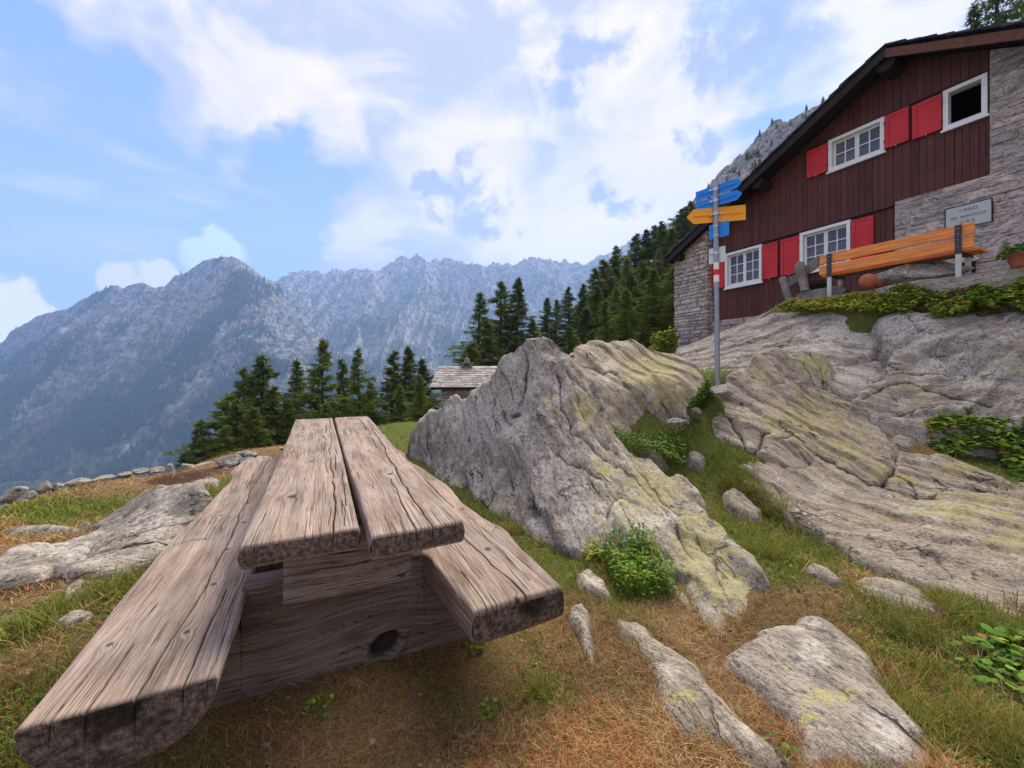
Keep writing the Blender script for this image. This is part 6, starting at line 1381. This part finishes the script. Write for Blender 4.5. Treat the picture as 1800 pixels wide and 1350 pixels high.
for i, a in enumerate([(1375, 905, .22, .16, 900, 'tall grass tuft at the lower left rim of the long slab'), (1330, 875, .20, .10, 500, 'upright green grass tuft beside the low ridge rock'), (1290, 862, .17, .14, 600, 'grass tuft in the gully above the low ridge rock'),
    (1350, 975, .13, .16, 900, 'spreading grass tuft in the gully right of the tallest boulder'), (1420, 935, .16, .12, 600, 'grass tuft leaning on the long slab left edge', (1, 3)), (1600, 1115, .12, .11, 900, 'dark green grass tuft below the bluish flat stone', (1, 1)),
    (1560, 1235, .08, .12, 600, 'yellowish low tuft right of the broad flat rock', (2, 3), .5), (1745, 1300, .12, .16, 1400, 'large soft grass tuft at the bottom right', (2, 3), .35), (1640, 1195, .11, .10, 500, 'curly blue-green grass tuft beside the bare soil', (1, 2)),
    (955, 1215, .07, .05, 260, 'small dark green tuft in dry grass before the foot beam', (1, 1)), (195, 1042, .07, .10, 700, 'pale grass tuft beside the small flat stone on the left', (2, 4), .4), (80, 1108, .06, .13, 700, 'yellow-green tuft at the left edge beside the turf stones', (2, 4), .3),
    (245, 1120, .06, .10, 600, 'yellow-green tuft against the left bench', (2, 4), .3), (900, 935, .13, .10, 500, 'grass tuft between the right bench seat and the tallest boulder', (1, 3)), (1690, 1075, .13, .16, 900, 'long leaning grass along the lower rim of the long slab', (1, 2)), (1190, 800, .16, .14, 600, 'grass tuft under the humped rock', (1, 2)),
    (1780, 1110, .12, .12, 600, 'grass leaning out from the lower rim of the slab at the right edge', (1, 2)), (1660, 1060, .10, .08, 400, 'short grass on the slab rim beside the bluish stone', (1, 2))]):
    tuft(*a[:6], **dict(zip(('col', 'dry'), a[6:])), seed=i)

# leaves: broad rounded blades with a folded middle
def leaves(name, P3, size, nrm_tilt, colr, rr, label, cat, kind, group=None, lobed=False, stems=True, loc=None, ground_z=None):
    n = len(P3); k = 9; V = np.zeros((n, k + 1, 3)); az = rr.uniform(0, 6.28, n); tilt = rr.normal(0, nrm_tilt, n)
    for j in range(k):
        a = 2 * math.pi * j / k; rj = 1 - .25 * math.cos(a) + (.16 * ((j % 2) * 2 - 1) if lobed else 0)
        lx, ly = rj * math.cos(a) * size, rj * math.sin(a) * size * .85; lz = -np.abs(ly) * .25 - np.abs(lx) * .12 + np.abs(ly) ** 1 * .0
        X1 = lx * np.cos(tilt) - lz * np.sin(tilt); Z1 = lx * np.sin(tilt) + lz * np.cos(tilt)
        V[:, j] = np.stack([X1 * np.cos(az) - ly * np.sin(az), X1 * np.sin(az) + ly * np.cos(az), Z1], 1)
    V += P3[:, None, :]; V[:, k] = P3
    b = (np.arange(n) * (k + 1))[:, None]; Fc = np.concatenate([b + np.array([[j, (j + 1) % k, k]]) for j in range(k)])
    V = V.reshape(-1, 3); C = np.repeat(colr, k + 1, 0)
    if stems:
        root = P3.copy(); root[:, :2] += rr.normal(0, .02, (n, 2)); root[:, 2] = (gz(P3[:, 0], P3[:, 1]) if ground_z is None else ground_z) - .02
        w_ = size[:, None] * .05 * np.array([1, .3, 0]) + .0008
        S = np.stack([root - w_, root + w_, P3 + w_ * .6, P3 - w_ * .6], 1).reshape(-1, 3); o_ = len(V)
        sf_ = (np.arange(n) * 4)[:, None] + o_; Fc = np.concatenate([Fc, sf_ + np.array([[0, 1, 2]]), sf_ + np.array([[0, 2, 3]])]); V = np.concatenate([V, S]); C = np.concatenate([C, np.repeat(colr * .9, 4, 0)])
    o = mesh_np(name, V, Fc, M_LEAF, attrs={'col': C}, smooth=False, loc=loc)
    return tag(o, label, cat, group, kind)
LG = np.array([[.06, .14, .015], [.11, .22, .02], [.17, .29, .03], [.30, .36, .035], [.40, .40, .05]])
def patch_leaves(name, label, cat, poly, n, size, hgt, seed, cols=(0, 3), lobed=False, kind='thing', group=None, tilt=.5, climb=9., gap=-.42):
    """poly of photo points (u, v, Y); leaves stand over rock or ground inside it"""
    W3 = np.array([P(*q) for q in poly]); pl = [(q[0], q[1]) for q in W3]; rr = np.random.default_rng(seed); sf_ = Surf(W3, .3, 1e-2)
    x = rr.uniform(W3[:, 0].min(), W3[:, 0].max(), n * 4); y = rr.uniform(W3[:, 1].min(), W3[:, 1].max(), n * 4); d = polydist(x, y, pl)
    cl_ = fbm(x * 2.5, y * 2.5, oct=3, seed=seed); k = np.flatnonzero((d < .03 + cl_ * .12) & (cl_ > gap) & (rock_over(x, y) < gz(x, y) + climb))[:n]; k = k if len(k) > 4 else np.argsort(d)[:max(8, n // 2)]; x, y, d, cl_ = x[k], y[k], d[k], cl_[k]
    b = np.maximum(np.maximum(gz(x, y), np.where(rock_over(x, y) > -50, rock_over(x, y), -99)), sf_(x, y) - .02)
    hz3 = hgt * rr.uniform(.15, 1., len(x)) * (1 + cl_ * .9); s = size * rr.uniform(.5, 1.25, len(x))
    c = LG[np.clip(rr.uniform(cols[0], cols[1] + 1, len(x)) + cl_ * 1.2, 0, 4).astype(int)] * rr.uniform(.7, 1.2, len(x))[:, None]
    red = rr.uniform(0, 1, len(x)) < .035; c[red] = (.30, .13, .03)
    loc = (x.mean(), y.mean(), b.min())
    return leaves(name, np.stack([x, y, b + np.clip(hz3, .01, 9)], 1), s, tilt, c, rr, label, cat, kind, group, lobed, loc=loc, ground_z=b)
patch_leaves('ground_cover', None, None, [(1368, 545, 8.0), (1400, 531, 7.75), (1450, 527, 7.32), (1500, 524, 6.95), (1540, 520, 6.66), (1540, 542, 6.45), (1490, 540, 6.82), (1430, 538, 7.32), (1385, 546, 7.8)], 1000, .028, .06, 301, (3, 4), True, 'stuff', gap=-.16)
patch_leaves('ground_cover', None, None, [(1530, 519, 6.72), (1580, 508, 6.44), (1640, 510, 6.08), (1690, 520, 5.8), (1700, 547, 5.55), (1640, 553, 5.86), (1580, 547, 6.2), (1540, 542, 6.45)], 1500, .028, .08, 302, (1, 4), True, 'stuff', gap=-.16)
patch_leaves('leafy_plant', 'leafy plant clump growing over the terrace edge below the right end of the bench', 'plant', [(1705, 518, 5.72), (1735, 510, 5.58), (1765, 518, 5.42), (1760, 540, 5.35), (1720, 542, 5.5)], 420, .034, .14, 303, (1, 3), True, group='plants at the terrace edge')
patch_leaves('leafy_plant', 'reddish-tinged leafy plant at the right edge below the flower pot', 'plant', [(1772, 513, 5.38), (1810, 508, 5.25), (1850, 513, 5.08), (1840, 540, 4.98), (1780, 540, 5.22)], 420, .034, .12, 304, (1, 4), True, group='plants at the terrace edge')
patch_leaves('leafy_patch', 'wide patch of broad green leaves between the long slab and the grey shelf', 'plant', [(1640, 760, 4.92), (1700, 745, 4.75), (1800, 745, 4.5), (1900, 748, 4.25), (1960, 870, 3.8), (1850, 862, 3.95), (1800, 850, 4.05), (1760, 828, 4.25), (1700, 800, 4.5), (1640, 790, 4.72)], 2000, .034, .05, 305, (0, 3))
for i, (u, v, r_, lb_) in enumerate([(1735, 1165, .17, 'broad-leaved dock plant in grass at the lower right edge'), (1790, 1150, .15, 'dock plant cut by the right edge beside the slab rim'), (1775, 1195, .13, 'low dock plant under the others at the right edge')]):
    p = ghit(u, v); Y_ = p[1]; du = r_ / Y_ * F
    patch_leaves('dock_plant', lb_, 'plant', [(u - du, v + 20, Y_ - .02), (u - du * .6, v - 20, Y_ + .12), (u + du * .6, v - 20, Y_ + .12), (u + du, v + 20, Y_ - .02), (u, v + 40, Y_ - .12)], 48, .023, .07, 310 + i, (0, 2), group='dock plants')
patch_leaves('weed_clump', 'bushy dark green weed at the foot of the tallest boulder', 'plant', [(1070, 990, 2.85), (1110, 975, 2.9), (1150, 990, 2.78), (1178, 1020, 2.5), (1170, 1045, 2.35), (1120, 1050, 2.35), (1080, 1030, 2.5)], 1500, .011, .15, 320, (0, 2))
patch_leaves('weed_clump', 'bright young leafy weed against the tallest boulder above the dark one', 'plant', [(1025, 985, 2.85), (1040, 965, 2.98), (1075, 965, 2.98), (1060, 990, 2.8)], 50, .022, .09, 321, (3, 3), climb=.08)
patch_leaves('weed_clump', 'dark weeds in the cleft at the foot of the signpost', 'plant', [(1205, 725, 5.25), (1225, 700, 5.35), (1240, 685, 5.35), (1250, 690, 5.25), (1240, 715, 5.15), (1215, 735, 5.15)], 600, .018, .18, 322, (0, 1))
patch_leaves('weed_clump', 'dark grass and weeds in the gully under the humped rock', 'plant', [(1080, 765, 4.6), (1130, 765, 5.0), (1190, 760, 5.0), (1200, 800, 4.6), (1230, 830, 4.3), (1170, 800, 4.4), (1110, 785, 4.4)], 1100, .014, .09, 323, (0, 1))
patch_leaves('leafy_plant', 'bright green plants on the bank left of the stone pier', 'plant', [(1145, 612, 12.5), (1165, 600, 13), (1185, 600, 13), (1185, 618, 12.5)], 350, .07, .35, 324, (2, 4))
for i, (u, v, lb_) in enumerate([(560, 1262, 'tiny broad-leaved weed in dry grass under the bench'), (870, 1255, 'tiny weed before the foot beam'), (935, 1165, 'small weed with red and green leaves beside the right bench'), (1240, 1108, 'small weed at the lowest tip of the tallest boulder'), (835, 1140, 'tiny pale weed right of the knot of the foot beam'), (1380, 1345, 'single low weed between the flat rocks')]):
    p = ghit(u, v); Y_ = p[1]; du = .05 / Y_ * F
    patch_leaves('small_weed', lb_, 'weed', [(u - du, v, Y_), (u, v - 12, Y_ + .04), (u + du, v, Y_), (u, v + 14, Y_ - .04)], 22, .011, .03, 330 + i, (1, 2), group='small weeds in the dry grass')
# flowers of the pot
rr = np.random.default_rng(5); n = 420; a = rr.uniform(0, 6.28, n); q = np.sqrt(rr.uniform(0, 1, n)) * .24; c3 = np.array(fp)
P3 = np.stack([q * np.cos(a), q * np.sin(a), .20 + .16 * np.sqrt(np.clip(1 - (q / .25) ** 2, 0, 1)) * rr.uniform(.4, 1, n) - .4 * np.clip(q - .15, 0, 1)], 1)
fo = leaves('foliage', P3, rr.uniform(.014, .028, n), .6, LG[rr.integers(0, 3, n)] * .9, rr, None, None, None, stems=False); fo.parent = pot
fl = np.array([[-.10, -.12, .33], [-.02, -.16, .30], [.08, -.10, .36], [-.15, -.02, .31], [.02, .02, .40]]); P3 = np.repeat(fl, 6, 0) + rr.normal(0, .014, (30, 3))
fo = leaves('flower', P3, rr.uniform(.016, .024, 30), .9, np.where(rr.uniform(0, 1, 30)[:, None] < .75, [[.16, .01, .12]], [[.62, .55, .60]]), rr, None, None, None, stems=False); fo.parent = pot

# dry-stone rim of the terrace, stone by stone
def rim(u, v, Y, size, label, seed, rz=0., m=None, tilt=0., cat='stone', group='stones along the terrace rim', dz=0.):
    p = P(u, v, Y); zg = float(gsurf(p[0:1], p[1:2])[0])
    return stone_mesh('stone', size, seed, m, (p[0], p[1], p[2] + dz), rz, tilt, label, cat, group)
RIM = [(22, 884, 4.45, (.36, .30, .15), 'white angular stone at the left edge on the terrace rim', .3), (52, 878, 4.5, (.17, .15, .09), 'small round stone beside the white angular one on the rim', 0), (-25, 893, 4.4, (.30, .3, .12), 'stone cut by the left edge on the terrace rim', 0),
       (78, 868, 4.7, (.26, .2, .13), 'sharp white stone standing on the rim, third from the left', .6), (103, 866, 4.8, (.20, .2, .10), 'grey stone next to the sharp white one on the rim', .2), (135, 861, 4.95, (.42, .25, .13), 'long pale stone on the rim above the green turf', .15), (165, 852, 5.1, (.18, .16, .08), 'small stone past the long pale one on the rim', .1),
       (187, 845, 5.3, (.30, .2, .08), 'flat grey stone midway along the rim', .1), (216, 841, 5.4, (.34, .22, .08), 'flat light stone right of the rim middle', .1), (245, 835, 5.6, (.28, .2, .08), 'flat mossy stone on the rim before the pointed white one', .1), (275, 832, 5.7, (.30, .2, .09), 'pale stone left of the little pointed white stone', 0),
       (299, 829, 5.9, (.13, .12, .12), 'little pointed white stone on the rim', .4), (328, 832, 5.9, (.48, .35, .18), 'large warm-coloured stone below the small larch top on the rim', .0), (365, 830, 6.0, (.50, .35, .15), 'large flat-topped stone beside the warm one on the rim', .0), (400, 829, 6.0, (.40, .3, .14), 'blue-grey stone where the rim meets the left bench', .0), (425, 822, 6.1, (.40, .3, .14), 'pale stone hidden partly by the far end of the left bench', .0)]
for i, (u, v, Y, sz, lb_, tl_) in enumerate(RIM): rim(u, v, Y, (sz[0] * .62, sz[1] * .7, sz[2] * .95), lb_, 400 + i, rz=.4 + .35 * math.sin(i * 2.1), tilt=tl_)
GC = 'stones of the small cairn'
for i, (u, v, Y, sz, lb_, m_) in enumerate([(408, 811, 6.6, (.36, .3, .20), 'big rounded boulder-like stone of the cairn, on its left', None), (402, 819, 6.5, (.22, .2, .07), 'thin flat stone under the big round one of the cairn', None), (424, 820, 6.5, (.34, .3, .08), 'flat dark stone at the foot of the cairn', None),
      (434, 808, 6.5, (.20, .14, .09), 'stone of the cairn painted with a white-red-white trail mark', None), (428, 797, 6.8, (.22, .2, .10), 'upper round stone of the cairn', None), (443, 797, 6.8, (.20, .2, .10), 'speckled stone right of the upper round one of the cairn', None),
      (452, 806, 6.8, (.34, .25, .08), 'flat stone stretching right from the cairn', None), (464, 802, 7.0, (.30, .2, .06), 'thin slab behind the far end of the left bench', None), (415, 828, 6.3, (.25, .2, .07), 'low stone where the cairn stands on the rim', None), (446, 814, 6.6, (.26, .2, .07), 'wedge stone below the painted one of the cairn', None)]):
    o = rim(u, v + 8, Y * .86, tuple(q * .88 for q in sz), lb_, 440 + i, rz=.3 * i, group=GC, tilt=.05)
    if i == 3:
        c = MB()
        for j, (z0, z1, mm) in enumerate(((.018, .034, M_MW), (.034, .048, M_MR), (.048, .064, M_MW))):
            c = MB(); c.box(-.045, .05, -.072, -.040, z0, z1 - .0005); q = c.build('trail_blaze', mm, o); q.rotation_euler = (0, 0, -o.rotation_euler[2]); q.location = (0, -.0, 0)
o = stone_mesh('stone', (.40, .30, .16), 460, None, tuple(P(1266, 698, 5.12)), .2, .1, 'flat pale stone at the very foot of the signpost', 'stone', 'loose stones by the signpost')
o = stone_mesh('stone', (.34, .16, .10), 461, None, tuple(P(1222, 741, 5.0)), .9, -.5, 'white tilted stone leaning on the left end of the long slab', 'stone', 'loose stones by the signpost')
o = stone_mesh('stone', (.22, .16, .07), 462, None, tuple(P(1191, 745, 5.0)), 0, 0, 'small white flat stone left of the white tilted one', 'stone', 'loose stones by the signpost')
for i, (u, v, sz, lb_) in enumerate([(1028, 968, (.05, .04, .03), 'pebble in weeds before the tallest boulder'), (1556, 750, (.14, .1, .05), 'bluish stone between the long slab and the leafy patch'), (500, 789, (.2, .15, .05), 'pale stone in the turf beyond the table'), (805, 748, (.2, .2, .1), 'stone on the turf edge beyond the right bench'), (45, 1188, (.05, .04, .02), 'pebble in the turf at the lower left'), (20, 1090, (.07, .05, .02), 'pale pebble at the left edge')]):
    p = ghit(u, v); stone_mesh('stone', sz, 470 + i, None, (p[0], p[1], float(gz(p[0:1], p[1:2])[0]) - .01), i, 0, lb_, 'stone', 'loose stones in the grass')

# small herbs, clover and fallen leaves between the blades, beyond counting
x, y, rr = scatter(16000, -140, 1940, 700, 1400, 555)
g0, s0 = patch(x, y); zb_ = gz(x, y); nz_ = fbm(x * 2.2, y * 2.2, oct=4, seed=93)
k = np.flatnonzero((rock_over(x, y) < zb_ + .01) & (rr.uniform(0, 1, len(x)) < np.clip(g0 * .9 + nz_ * 1.1 - .12, .0, 1)))
x, y, zb_ = x[k], y[k], zb_[k]; n = len(k); d_ = np.hypot(x, y)
c = LG[rr.integers(0, 3, n)] * rr.uniform(.45, .9, n)[:, None]; dd_ = rr.uniform(0, 1, n) < .10; c[dd_] = (.26, .12, .05)
leaves('ground_herbs', np.stack([x, y, zb_ + rr.uniform(.008, .035, n)], 1), rr.uniform(.0035, .0085, n) * np.clip(d_ / 2, .8, 2.2), .5, c, rr, None, None, 'stuff', ground_z=zb_)
x, y, rr = scatter(5000, -140, 1940, 700, 1400, 556); zb_ = gz(x, y); g0, s0 = patch(x, y)
k = np.flatnonzero((rock_over(x, y) < zb_ + .01) & (rr.uniform(0, 1, len(x)) < .06 + s0 * .35)); x, y, zb_ = x[k], y[k], zb_[k]; n = len(k)
import bmesh
bm = bmesh.new(); bmesh.ops.create_icosphere(bm, subdivisions=1, radius=1); bv = np.array([q.co[:] for q in bm.verts]); bf = np.array([[q.index for q in f.verts] for f in bm.faces]); bm.free()
sz = rr.uniform(.003, .011, n) ** 1. * rr.uniform(.5, 1.2, n); V = bv[None] * (1 + rr.normal(0, .18, (n, len(bv), 1))) * sz[:, None, None] * np.array([1.2, 1, .6]) + np.stack([x, y, zb_ + .002], 1)[:, None]
Fc = (bf[None] + (np.arange(n) * len(bv))[:, None, None]).reshape(-1, 3); V = V.reshape(-1, 3); nv = len(V)
tag(mesh_np('gravel', V, Fc, M_STONE, attrs={'st': V * 3, 'crack': np.zeros(nv), 'lichen': np.zeros(nv), 'white': np.full(nv, .2)}, smooth=False), kind='stuff')
